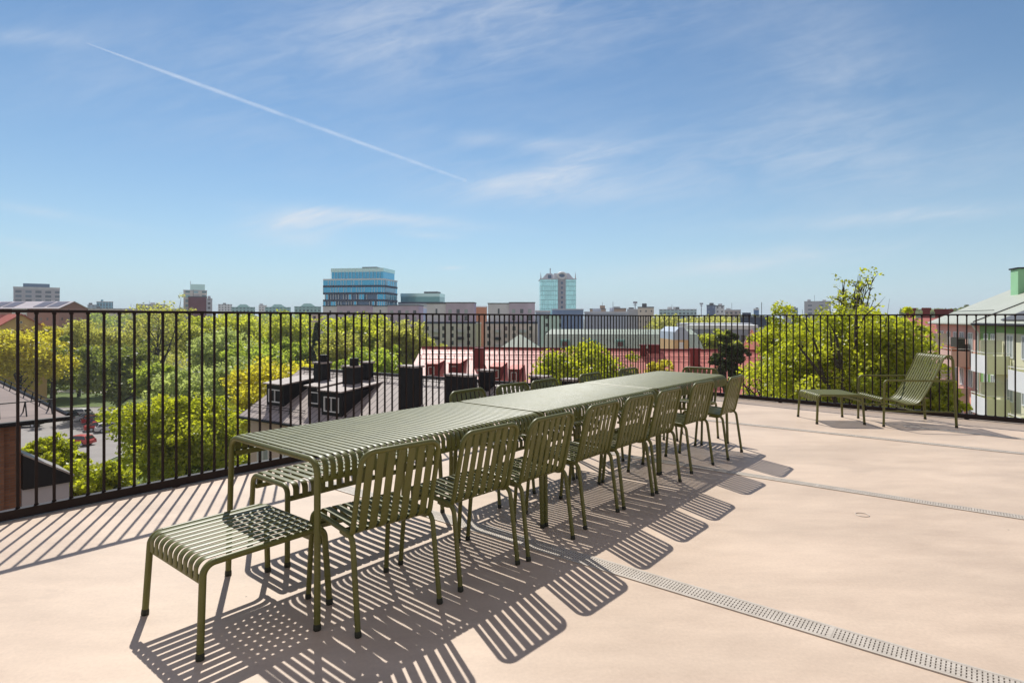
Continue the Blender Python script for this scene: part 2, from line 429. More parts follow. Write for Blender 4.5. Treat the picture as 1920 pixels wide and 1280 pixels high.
# ------------------------------------------------------------------ terrace floor
def deck_mat():
    m, N, L, b = nodes('resin_floor')
    tc = N.new('ShaderNodeTexCoord')
    def nz(scale, detail, stretch=(1, 1, 1), rot=0.0):
        mp = N.new('ShaderNodeMapping'); mp.inputs['Scale'].default_value = stretch; mp.inputs['Rotation'].default_value = (0, 0, rot)
        L.new(tc.outputs['Object'], mp.inputs[0])
        n = N.new('ShaderNodeTexNoise'); n.inputs['Scale'].default_value = scale; n.inputs['Detail'].default_value = detail; n.inputs['Roughness'].default_value = 0.62
        L.new(mp.outputs[0], n.inputs['Vector']); return n.outputs[0]
    a, c, d = nz(0.9, 6), nz(2.4, 8, (1, 3.2, 1), R(20)), nz(60, 3)  # streaked noise stands in for light reflected onto the floor
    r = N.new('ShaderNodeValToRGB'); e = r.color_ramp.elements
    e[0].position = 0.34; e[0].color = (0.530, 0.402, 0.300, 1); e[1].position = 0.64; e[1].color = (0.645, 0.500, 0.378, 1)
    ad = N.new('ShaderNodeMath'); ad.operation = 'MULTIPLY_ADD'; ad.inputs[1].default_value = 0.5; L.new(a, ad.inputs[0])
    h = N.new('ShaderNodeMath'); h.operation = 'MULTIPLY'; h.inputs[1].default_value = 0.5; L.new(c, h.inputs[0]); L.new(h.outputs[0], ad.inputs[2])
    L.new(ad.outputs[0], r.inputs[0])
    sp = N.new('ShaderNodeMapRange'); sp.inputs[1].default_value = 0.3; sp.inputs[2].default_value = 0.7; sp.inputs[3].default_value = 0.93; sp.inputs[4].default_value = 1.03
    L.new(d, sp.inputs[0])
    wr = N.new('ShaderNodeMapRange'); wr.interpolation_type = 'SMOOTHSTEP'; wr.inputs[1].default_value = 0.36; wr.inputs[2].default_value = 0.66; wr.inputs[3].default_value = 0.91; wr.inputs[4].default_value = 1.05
    L.new(nz(0.55, 7, (1, 2.6, 1), R(-38)), wr.inputs[0])                       # broad worn patches, lighter ones also standing in for reflected light
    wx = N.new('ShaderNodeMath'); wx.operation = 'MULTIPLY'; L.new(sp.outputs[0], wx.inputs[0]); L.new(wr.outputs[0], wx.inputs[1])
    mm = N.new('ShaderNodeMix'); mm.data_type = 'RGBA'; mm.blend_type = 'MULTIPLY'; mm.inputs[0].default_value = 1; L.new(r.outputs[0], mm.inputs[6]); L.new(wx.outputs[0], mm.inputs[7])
    vo = N.new('ShaderNodeTexVoronoi'); vo.inputs['Scale'].default_value = 2.6; L.new(tc.outputs['Object'], vo.inputs['Vector'])      # scattered grit
    lt = N.new('ShaderNodeMath'); lt.operation = 'LESS_THAN'; lt.inputs[1].default_value = 0.016; L.new(vo.outputs['Distance'], lt.inputs[0])
    gr = N.new('ShaderNodeMix'); gr.data_type = 'RGBA'; gr.inputs[7].default_value = (0.20, 0.15, 0.11, 1); L.new(lt.outputs[0], gr.inputs[0]); L.new(mm.outputs[2], gr.inputs[6])
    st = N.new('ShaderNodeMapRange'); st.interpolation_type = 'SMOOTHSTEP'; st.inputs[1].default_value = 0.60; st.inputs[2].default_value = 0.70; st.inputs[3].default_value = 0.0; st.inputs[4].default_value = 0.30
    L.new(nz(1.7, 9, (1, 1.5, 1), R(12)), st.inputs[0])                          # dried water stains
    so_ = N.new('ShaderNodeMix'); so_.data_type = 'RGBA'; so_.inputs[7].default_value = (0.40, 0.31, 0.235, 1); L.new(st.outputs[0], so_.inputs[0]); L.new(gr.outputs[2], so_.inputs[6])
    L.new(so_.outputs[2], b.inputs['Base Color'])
    rr = N.new('ShaderNodeMapRange'); rr.inputs[3].default_value = 0.42; rr.inputs[4].default_value = 0.62; L.new(c, rr.inputs[0]); L.new(rr.outputs[0], b.inputs['Roughness'])
    b.inputs['Specular IOR Level'].default_value = 0.35
    bp = N.new('ShaderNodeBump'); bp.inputs['Strength'].default_value = 0.12; bp.inputs['Distance'].default_value = 0.004; L.new(nz(5, 6), bp.inputs['Height']); L.new(bp.outputs[0], b.inputs['Normal'])
    return m


TH = 0.87372                                   # direction of the table row and of the left railing
TU = Vector((math.cos(TH), math.sin(TH), 0)); TV = Vector((math.sin(TH), -math.cos(TH), 0))
T0 = Vector((-1.5086, 3.1173, 0))


def tp(u, v, z=0.0): return T0 + TU * u + TV * v + Vector((0, 0, z))


CORNER = Vector((2.65, 11.22, 0))
LDIR = Vector((-math.cos(R(50.2)), -math.sin(R(50.2)), 0))     # from the corner back along the left side
right_line = [CORNER.copy()]
ang, p = -46.5, CORNER.copy()
for i in range(95):
    s_ = i * 0.1
    ang = -46.5 + min(s_, 6.0) * 1.55
    p = p + Vector((math.cos(R(ang)), math.sin(R(ang)), 0)) * 0.1
    right_line.append(p.copy())
LEFT_LEN = 11.6
left_end = CORNER + LDIR * LEFT_LEN


def build_floor():
    out = Vector((LDIR.y, -LDIR.x, 0)) * 1
    if out.dot(Vector((-1, 1, 0))) < 0: out = -out
    e = 0.16
    edge = [left_end + LDIR * 6 + out * e, CORNER + out * e + Vector((0, 0.1, 0))]
    for i in range(0, len(right_line), 5):
        q = right_line[i]; t = (right_line[min(i + 1, 95)] - right_line[max(i - 1, 0)]).normalized(); nrm = Vector((-t.y, t.x, 0))
        edge.append(q + nrm * e)
    q = right_line[-1]
    edge += [q + Vector((7, -4, 0)), q + Vector((7, -16, 0)), Vector((-16, -10, 0))]
    mb = MB()
    mb.prism([(v.x, v.y, -17.0) for v in edge], (0, 0, 17.0))
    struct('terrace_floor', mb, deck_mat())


build_floor()


def drain(label, p0, p1, w=0.10, group='drain channels set in the floor'):
    p0, p1 = Vector(p0), Vector(p1); d = p1 - p0; Lg = d.length; rz = math.atan2(d.y, d.x)
    t = thing('drain_channel', label, 'floor drain', (p0.x, p0.y, 0), rz, group)
    g = MB().box(0, Lg, -w / 2 + 0.012, w / 2 - 0.012, 0.0005, 0.0022)
    obj('channel', g, PIT, t)
    f = MB().box(0, Lg, -w / 2, -w / 2 + 0.012, 0.0005, 0.006).box(0, Lg, w / 2 - 0.012, w / 2, 0.0005, 0.006)
    for k in range(1, int(Lg / 1.0)):
        f.box(k * 1.0 - 0.006, k * 1.0 + 0.006, -w / 2 + 0.012, w / 2 - 0.012, 0.0022, 0.0062)
    obj('frame', f, STEEL, t)
    b = MB()
    n = int(Lg / 0.016)
    for k in range(n):
        x = (k + 0.5) * 0.016
        b.box(x - 0.0055, x + 0.0055, -w / 2 + 0.012, w / 2 - 0.012, 0.0022, 0.0052)
    for yy in (-0.5, -0.25, 0, 0.25, 0.5):
        b.box(0, Lg, yy * (w - 0.034) - 0.003, yy * (w - 0.034) + 0.003, 0.0024, 0.0056)
    obj('grate', b, STEEL, t)


drain('pale perforated steel drain running under the near table to the lower right corner', (-1.75, 5.03), (2.35, 1.78), 0.13)
drain('narrow steel drain grate emerging beyond the middle chair shadows', (0.9, 6.0), (5.2, 2.72), 0.10)
drain('thin steel drain grate crossing the floor in front of the lounge chair', (2.4, 8.02), (6.9, 4.6), 0.10)
drain('short drain grate between lounge chair and right hand railing', (4.95, 7.42), (7.6, 4.95), 0.09)
g = MB(); 
for k in range(28):
    a0 = 2 * math.pi * k / 28
g.tube([(0.042 * math.cos(2 * math.pi * k / 28), 0.042 * math.sin(2 * math.pi * k / 28), 0.002) for k in range(29)], 0.0025, 6)
_p = on_plane(1617, 965, (0, 0, 0), Vector((0, 0, 1)))
o = obj('floor_cap', g, STEEL); o.location = (_p.x, _p.y, 0); tag(o, 'small round metal ring set in the bare floor', 'floor cap')


# ------------------------------------------------------------------ railings
def railing(label, pts, hgt=1.425, group='railings round the terrace'):
    """pts: bar feet 0.1 m apart"""
    o0 = pts[0]
    t = thing('railing', label, 'railing', (o0.x, o0.y, 0), 0, group)
    loc = [q - o0 for q in pts]
    def rail(z0, z1, w):
        mb = MB(); k = len(loc); b = 0
        for i, q in enumerate(loc):
            d = (loc[min(i + 1, k - 1)] - loc[max(i - 1, 0)]).normalized(); n = Vector((-d.y, d.x, 0)) * (w / 2)
            for s_, z in ((-1, z0), (1, z0), (1, z1), (-1, z1)): mb.v.append((q.x + n.x * s_, q.y + n.y * s_, z))
        for i in range(k - 1):
            for j in range(4):
                j2 = (j + 1) % 4; mb.face([i * 4 + j, i * 4 + j2, i * 4 + 4 + j2, i * 4 + 4 + j])
        mb.face([0, 1, 2, 3]); mb.face([(k - 1) * 4 + j for j in range(4)]); return mb
    obj('top_rail', rail(hgt - 0.020, hgt, 0.05), IRON, t)
    obj('bottom_rail', rail(0.010, 0.072, 0.05), IRON, t)
    bm_ = MB().box(-0.0085, 0.0085, -0.006, 0.006, 0.072, hgt - 0.020)
    # welded fillets at both ends of a bar
    for z, s_ in ((0.072, 1), (hgt - 0.020, -1)):
        for sx in (-1, 1):
            bm_.prism([(sx * 0.0085, -0.004, z), (sx * 0.0085, 0.004, z), (sx * 0.0085, 0.004, z + s_ * 0.011), (sx * 0.0085, -0.004, z + s_ * 0.011)], (sx * 0.004, 0, 0))
    me = bm_.mesh('bar', IRON)
    for i, q in enumerate(loc[:-1]):
        d = loc[min(i + 1, len(loc) - 1)] - loc[max(i - 1, 0)]
        b = bpy.data.objects.new('bar', me); link(b, t); b.location = q; b.rotation_euler = (0, 0, math.atan2(d.y, d.x))
    feet = MB()
    for i in range(0, len(loc), 12):
        q = loc[i]; feet.box(q.x - 0.02, q.x + 0.02, q.y - 0.02, q.y + 0.02, 0, 0.013)
    obj('foot_plate', feet, IRON, t)
    return t


railing('dark railing with thin upright bars along the left edge behind the long table', [CORNER + LDIR * (0.1 * i) for i in range(0, 96)])
railing('short end of dark railing continuing out past the left edge', [CORNER + LDIR * (9.52 + 0.1 * i) for i in range(0, 20)])
railing('dark curved railing with upright bars behind the lounge chair', right_line)

# ------------------------------------------------------------------ olive slatted furniture
TR = 0.0145                                   # tube radius


def foot_cap(leg, foot, d):
    mb = MB(); f0 = Vector(foot); dd = Vector(d).normalized()
    mb.tube([f0, f0 + dd * 0.004, f0 + dd * 0.02, f0 + dd * 0.028], [TR + 0.001, TR + 0.0028, TR + 0.002, TR + 0.0004], 12)
    obj('foot_cap', mb, RUBBER, leg)


def slat_frame(root, L, W, Hh, n, sw, drop, fil, splay=0.012, slat_part='tabletop', t=0.004):
    """end frames of bent tube across both short ends, slats between them; slats run along y"""
    zt = Hh - TR
    for sx in (-1, 1):
        x = sx * (L / 2 - TR)
        path = fillet([(x + sx * splay, -W / 2 - splay * 0.3, 0), (x, -W / 2 + TR, zt), (x, W / 2 - TR, zt), (x + sx * splay, W / 2 + splay * 0.3, 0)], fil, 8)
        half = len(path) // 2
        n1 = 1 + 9                                  # foot + first rounded corner
        for a, foot, nxt in ((path[:n1 + 0], path[0], path[1]), (path[::-1][:n1], path[-1], path[-2])):
            lg = obj('leg', MB().tube(a, TR, 12, caps=True), OLIVE, root)
            foot_cap(lg, foot, nxt - foot)
        obj('end_rail', MB().tube(path[n1 - 1:len(path) - n1 + 1], TR, 12), OLIVE, root)
    for sy in (-1, 1):
        y = sy * (W / 2 - TR - 0.004); z = Hh - drop
        obj('side_rail', MB().box(-L / 2 + TR * 2, L / 2 - TR * 2, y - 0.008, y + 0.008, z - 0.014, z + 0.012), OLIVE, root)
    mb = MB()
    inner = L - 4 * TR - 0.006; pitch = inner / n
    for i in range(n):
        x = -inner / 2 + (i + 0.5) * pitch
        e = W / 2 - 0.0035
        path = fillet([(x, -e, Hh - drop), (x, -e, Hh - t / 2 - 0.001), (x, e, Hh - t / 2 - 0.001), (x, e, Hh - drop)], fil + 0.008, 8)
        mb.strip(path, (1, 0, 0), sw, t, 0.0018)
    obj(slat_part, mb, OLIVE, root)


tab = thing('slatted_table', 'nearest of the three slatted tables, its open end beside the low stool', 'table', tp(0.8225, 0.424), TH, 'long row of three slatted tables')
slat_frame(tab, 1.645, 0.848, 0.75, 42, 0.0276, 0.10, 0.062)
for k, lb in ((1, 'middle of the three slatted tables, joined to a table at both ends'), (2, 'farthest of the three slatted tables, a chair standing at its end')):
    o = dup(tab); o.location = tp(1.677 * k + 0.8225, 0.424); o['label'] = lb

bench = thing('slatted_bench', 'backless slatted bench pushed under the far side of the nearest table', 'bench', tp(0.842, -0.075), TH)
slat_frame(bench, 1.17, 0.42, 0.45, 20, 0.036, 0.085, 0.05, slat_part='seat')

stool = thing('slatted_stool', 'low slatted stool at the near end of the table row, half shaded by the table', 'stool', (-1.283, 2.757, 0), R(51.0) - R(90), 'low slatted stools')
slat_frame(stool, 0.57, 0.585, 0.385, 10, 0.0375, 0.085, 0.05, splay=0.016, slat_part='seat')
st2 = dup(stool); st2.location = (4.255, 7.852, 0); st2.rotation_euler = (0, 0, R(-3.5) - R(90)); st2['label'] = 'low slatted footstool standing in front of the lounge chair'


def make_chair(label):
    t = thing('slatted_chair', label, 'chair', (0, 0, 0), 0, 'slatted chairs round the long table')
    r = 0.0125
    hx = 0.212
    for sx in (-1, 1):
        side = fillet([(sx * (hx + 0.006), 0.243, 0), (sx * hx, 0.203, 0.442), (sx * hx, -0.185, 0.418), (sx * (hx + 0.004), -0.243, 0)], 0.055, 7)
        fr, mid, rr = side[:9], side[8:10], side[9:]
        lg = obj('leg', MB().tube(fr, r, 10), OLIVE, t); foot_cap2(lg, side[0], side[1] - side[0], r)
        lg = obj('leg', MB().tube(rr, r, 10), OLIVE, t); foot_cap2(lg, side[-1], side[-2] - side[-1], r)
        obj('seat_rail', MB().tube(mid, r, 10), OLIVE, t)
    bx = 0.205
    bp = fillet([(-bx, -0.075, 0.408), (-bx, -0.168, 0.402), (-bx, -0.258, 0.787), (bx, -0.258, 0.787), (bx, -0.168, 0.402), (bx, -0.075, 0.408)],
                [0, 0.06, 0.058, 0.058, 0.06, 0], 8)
    obj('back_frame', MB().tube(bp, 0.0125, 10), OLIVE, t)
    cr = MB().box(-hx, hx, 0.176, 0.196, 0.352, 0.372).box(-hx + 0.01, hx - 0.01, -0.07, -0.05, 0.395, 0.408)
    obj('cross_rail', cr, OLIVE, t)
    n, pitch, w = 7, 0.0535, 0.0385
    s1, s2 = MB(), MB()
    for i in range(n):
        x = (i - (n - 1) / 2) * pitch
        s1.strip(fillet([(x, 0.196, 0.352), (x, 0.200, 0.452), (x, -0.110, 0.428), (x, -0.150, 0.425)], [0, 0.05, 0.2, 0], 7), (1, 0, 0), w, 0.004, 0.0015)
        s2.strip(fillet([(x, -0.060, 0.412), (x, -0.172, 0.405), (x, -0.252, 0.762), (x, -0.2545, 0.780)], [0, 0.055, 0.05, 0], 7), (1, 0, 0), w, 0.004, 0.0015)
    obj('seat', s1, OLIVE, t); obj('backrest', s2, OLIVE, t)
    return t


def foot_cap2(leg, foot, d, r):
    f0 = Vector(foot); dd = Vector(d).normalized()
    obj('foot_cap', MB().tube([f0, f0 + dd * 0.004, f0 + dd * 0.02, f0 + dd * 0.026], [r + 0.001, r + 0.0028, r + 0.002, r + 0.0004], 10), RUBBER, leg)


near_rows = [(0.325, -6.5), (0.889, -2.0), (1.394, -1.2), (2.011, 1.2), (2.528, -1), (3.027, 0.2), (3.777, -3.2), (4.459, 2.2)]
near_lab = ['slatted chair on the open side nearest the low stool, its back turned to the viewer',
            'second chair from the low stool on the open side of the tables',
            'third chair from the low stool on the open side of the tables',
            'fourth chair from the low stool on the open side of the tables',
            'fifth chair from the low stool on the open side of the tables',
            'sixth chair from the low stool on the open side of the tables',
            'second to last chair on the open side before the far end of the tables',
            'last chair on the open side, at the far corner of the table row']
near_v = [1.065, 1.084, 1.112, 1.077, 1.084, 1.086, 1.069, 1.116]
far_rows = [(1.97, 3), (2.51, -2), (2.99, 2), (3.78, 1), (4.57, -2)]
far_lab = ['chair on the railing side just past the first table joint, only its back top showing',
           'second chair back on the railing side counted from the bench',
           'third chair back on the railing side counted from the bench',
           'fourth chair back on the railing side counted from the bench',
           'last chair back on the railing side, before the far table end']
proto = None
spots = []
for (u, da), v, lb in zip(near_rows, near_v, near_lab):
    spots.append((tp(u, v - 0.243), TH + R(da), lb))
for (u, da), lb in zip(far_rows, far_lab):
    spots.append((tp(u, -0.13 + 0.25), TH + R(180 + da), lb))
spots.append((tp(4.97, 0.45), TH + R(90), 'chair at the far end of the table row, facing back along the tables'))
for loc, rz, lb in spots:
    if proto is None: proto = c = make_chair(lb)
    else: c = dup(proto); c['label'] = lb
    c.location = loc; c.rotation_euler = (0, 0, rz)


def make_lounge():
    t = thing('lounge_chair', 'high backed slatted lounge chair with tube arms by the right railing', 'lounge chair', (5.13, 7.68, 0), R(85.5), None)
    r = 0.0135; hx = 0.315
    yf, yr = 0.415, -0.415
    for sx in (-1, 1):
        x = sx * hx
        arm = fillet([(x, yf + 0.006, 0), (x, yf - 0.004, 0.585), (x, yr, 0.585)], 0.05, 8)
        lg = obj('leg', MB().tube(arm[:10], r, 12), OLIVE, t); foot_cap2(lg, arm[0], arm[1] - arm[0], r)
        obj('arm', MB().tube(arm[9:], r, 12), OLIVE, t)
        obj('stretcher', MB().tube([(x, yf, 0.20), (x, yr, 0.195)], 0.010, 10), OLIVE, t)
    back = fillet([(-hx, yr - 0.035, 0), (-hx, yr + 0.012, 0.878), (hx, yr + 0.012, 0.878), (hx, yr - 0.035, 0)], 0.06, 8)
    for pp in (back[:10], back[::-1][:10]):
        lg = obj('leg', MB().tube(pp, 0.0155, 12), OLIVE, t); foot_cap2(lg, pp[0], pp[1] - pp[0], 0.0155)
    obj('top_rail', MB().tube(back[9:-9], r, 12), OLIVE, t)
    obj('cross_rail', MB().tube([(-hx, 0.02, 0.197), (hx, 0.02, 0.197)], 0.010, 10), OLIVE, t)
    obj('front_rail', MB().box(-hx, hx, 0.40, 0.418, 0.30, 0.318), OLIVE, t)
    ctrl = [(-0.418, 0.845), (-0.412, 0.882), (-0.375, 0.900), (-0.335, 0.885), (-0.305, 0.835), (-0.270, 0.745), (-0.205, 0.61), (-0.125, 0.46), (-0.055, 0.345), (0.0, 0.295), (0.06, 0.278),
            (0.16, 0.288), (0.28, 0.325), (0.36, 0.352), (0.405, 0.358), (0.432, 0.345), (0.436, 0.318), (0.418, 0.303)]
    pts = []
    def cr(p0, p1, p2, p3, u): return [0.5 * ((2 * b) + (-a + c) * u + (2 * a - 5 * b + 4 * c - d) * u * u + (-a + 3 * b - 3 * c + d) * u ** 3) for a, b, c, d in zip(p0, p1, p2, p3)]
    for i in range(len(ctrl) - 1):
        p0, p1, p2, p3 = ctrl[max(i - 1, 0)], ctrl[i], ctrl[i + 1], ctrl[min(i + 2, len(ctrl) - 1)]
        for k in range(4): pts.append(cr(p0, p1, p2, p3, k / 4))
    pts.append(ctrl[-1])
    mb = MB(); n = 11; pitch = 0.0505
    for i in range(n):
        x = (i - (n - 1) / 2) * pitch
        mb.strip([(x, q[0], q[1]) for q in pts], (1, 0, 0), 0.034, 0.004, 0.0015)
    obj('seat', mb, OLIVE, t)
    for sx in (-1, 1): obj('seat_rail', MB().tube([(sx * 0.289, q[0], q[1]) for q in pts], 0.008, 8), OLIVE, t)
    return t


make_lounge()
#==BACKGROUND==

# ------------------------------------------------------------------ ground, park, roads
GZ = -17.0
GRASS = noise_mat('park_grass', (0.050, 0.085, 0.012), (0.13, 0.17, 0.03), 0.12, rough=0.95, detail=9, bump=0.3, bscale=2)
TOWN = noise_mat('town_ground', (0.05, 0.07, 0.025), (0.16, 0.15, 0.13), 0.02, rough=0.95, detail=9)
ASPHALT = noise_mat('pale_asphalt', (0.24, 0.215, 0.20), (0.30, 0.275, 0.255), 0.25, rough=0.85, detail=9, bump=0.1, bscale=8)  # light grey-brown asphalt, mottled at random
GRAVEL = noise_mat('pale_path', (0.34, 0.31, 0.27), (0.42, 0.39, 0.34), 0.5, rough=0.95)
LINE = noise_mat('road_paint', (0.6, 0.6, 0.58), (0.7, 0.7, 0.68), 2, rough=0.7)
KERB = noise_mat('kerb_stone', (0.30, 0.29, 0.27), (0.38, 0.37, 0.35), 2, rough=0.8)
struct('town_ground', MB().poly([(-9000, -300, GZ - 0.3), (9000, -300, GZ - 0.3), (9000, 12000, GZ - 0.3), (-9000, 12000, GZ - 0.3)]), TOWN)
struct('park_grass', MB().poly([(-260, 20, GZ), (30, 20, GZ), (30, 230, GZ), (-260, 230, GZ)]), GRASS)
lot = [(-112, 66), (-50, 60), (-56, 104), (-66, 119), (-78, 122), (-120, 118)]
struct('parking_lot', MB().poly([(x, y, GZ + 0.01) for x, y in lot]), ASPHALT)
kb = MB()
for (a, b_) in zip(lot, lot[1:] + lot[:1]):
    a, b_ = Vector((a[0], a[1], GZ)), Vector((b_[0], b_[1], GZ)); d = (b_ - a).normalized(); n = Vector((-d.y, d.x, 0)) * 0.09
    kb.prism([a - n, a + n, b_ + n, b_ - n], (0, 0, 0.13))
struct('lot_kerb', kb, KERB)
ln = MB()
for k in range(9):
    c = Vector((-79 + k * 2.3, 111 - k * 2.0, GZ + 0.016)); d = Vector((0.75, 0.66, 0)); n = Vector((-d.y, d.x, 0))
    ln.poly([c - d * 2.3 - n * .06, c + d * 2.3 - n * .06, c + d * 2.3 + n * .06, c - d * 2.3 + n * .06])
struct('bay_markings', ln, LINE)
struct('park_path', MB().poly([(-170, 150, GZ + .008), (-20, 139, GZ + .008), (-20, 143, GZ + .008), (-170, 156, GZ + .008)]), GRAVEL)
struct('far_road', MB().poly([(-260, 178, GZ + .012), (-60, 170, GZ + .012), (-60, 178, GZ + .012), (-260, 187, GZ + .012)]), ASPHALT)


# ------------------------------------------------------------------ trees
LEAF = {
    'lime': leaf_mat('lime_leaves', (0.26, 0.29, 0.030), (0.42, 0.43, 0.042), 2.0, .62),
    'gold': leaf_mat('golden_leaves', (0.35, 0.32, 0.030), (0.48, 0.43, 0.040), 1.9, .62),
    'olive': leaf_mat('olive_leaves', (0.27, 0.275, 0.070), (0.38, 0.37, 0.095), 2.0, .62),
    'grey': leaf_mat('grey_green_leaves', (0.24, 0.285, 0.100), (0.33, 0.37, 0.130), 2.0, .62),
    'green': leaf_mat('green_leaves', (0.21, 0.265, 0.040), (0.33, 0.38, 0.055), 2.0, .62),
    'dark': leaf_mat('dark_leaves', (0.105, 0.130, 0.028), (0.20, 0.225, 0.042), 1.9, 0.55),
    'conifer': leaf_mat('conifer_needles', (0.040, 0.056, 0.018), (0.095, 0.110, 0.030), 1.5, 0.35),
    'near': leaf_mat('bright_spring_leaves', (0.165, 0.195, 0.012), (0.42, 0.43, 0.028), 2.0, .58),
}


def leaf_mesh(name, centres, radii, per, size, mat, rng, flat=0.75):
    """thousands of small leaf faces gathered round clump centres"""
    cs = np.repeat(np.asarray(centres), per, axis=0); rs = np.repeat(np.asarray(radii), per)
    n = len(cs)
    d = rng.normal(size=(n, 3)); d /= np.linalg.norm(d, axis=1)[:, None]
    rad = rs * rng.random(n) ** 0.45
    off = d * rad[:, None]; off[:, 2] *= flat
    c = cs + off
    nrm = rng.normal(size=(n, 3)) + np.array([0, 0, 0.7]); nrm /= np.linalg.norm(nrm, axis=1)[:, None]
    t = rng.normal(size=(n, 3)); t -= nrm * (t * nrm).sum(1)[:, None]; t /= np.linalg.norm(t, axis=1)[:, None]
    b = np.cross(nrm, t)
    s = size * rng.uniform(0.65, 1.3, n)[:, None]
    v = np.stack([c - t * s * 0.55, c + b * s * 0.36 - nrm * s * 0.08, c + t * s * 0.55, c - b * s * 0.36 - nrm * s * 0.08], 1).reshape(-1, 3)
    me = bpy.data.meshes.new(name)
    me.vertices.add(4 * n); me.vertices.foreach_set('co', v.astype(np.float32).ravel())
    me.loops.add(4 * n); me.loops.foreach_set('vertex_index', np.arange(4 * n, dtype=np.int32))
    me.polygons.add(n); me.polygons.foreach_set('loop_start', np.arange(0, 4 * n, 4, dtype=np.int32))
    try: me.polygons.foreach_set('loop_total', np.full(n, 4, dtype=np.int32))
    except Exception: pass
    me.materials.append(mat)
    at_ = me.attributes.new('tint', 'FLOAT', 'FACE')
    ct = np.repeat(rng.normal(0.5, 0.16, len(centres)), per) + rng.normal(0, 0.12, n)
    at_.data.foreach_set('value', np.clip(ct, 0, 1).astype(np.float32))
    me.update(calc_edges=True); me.validate()
    return me


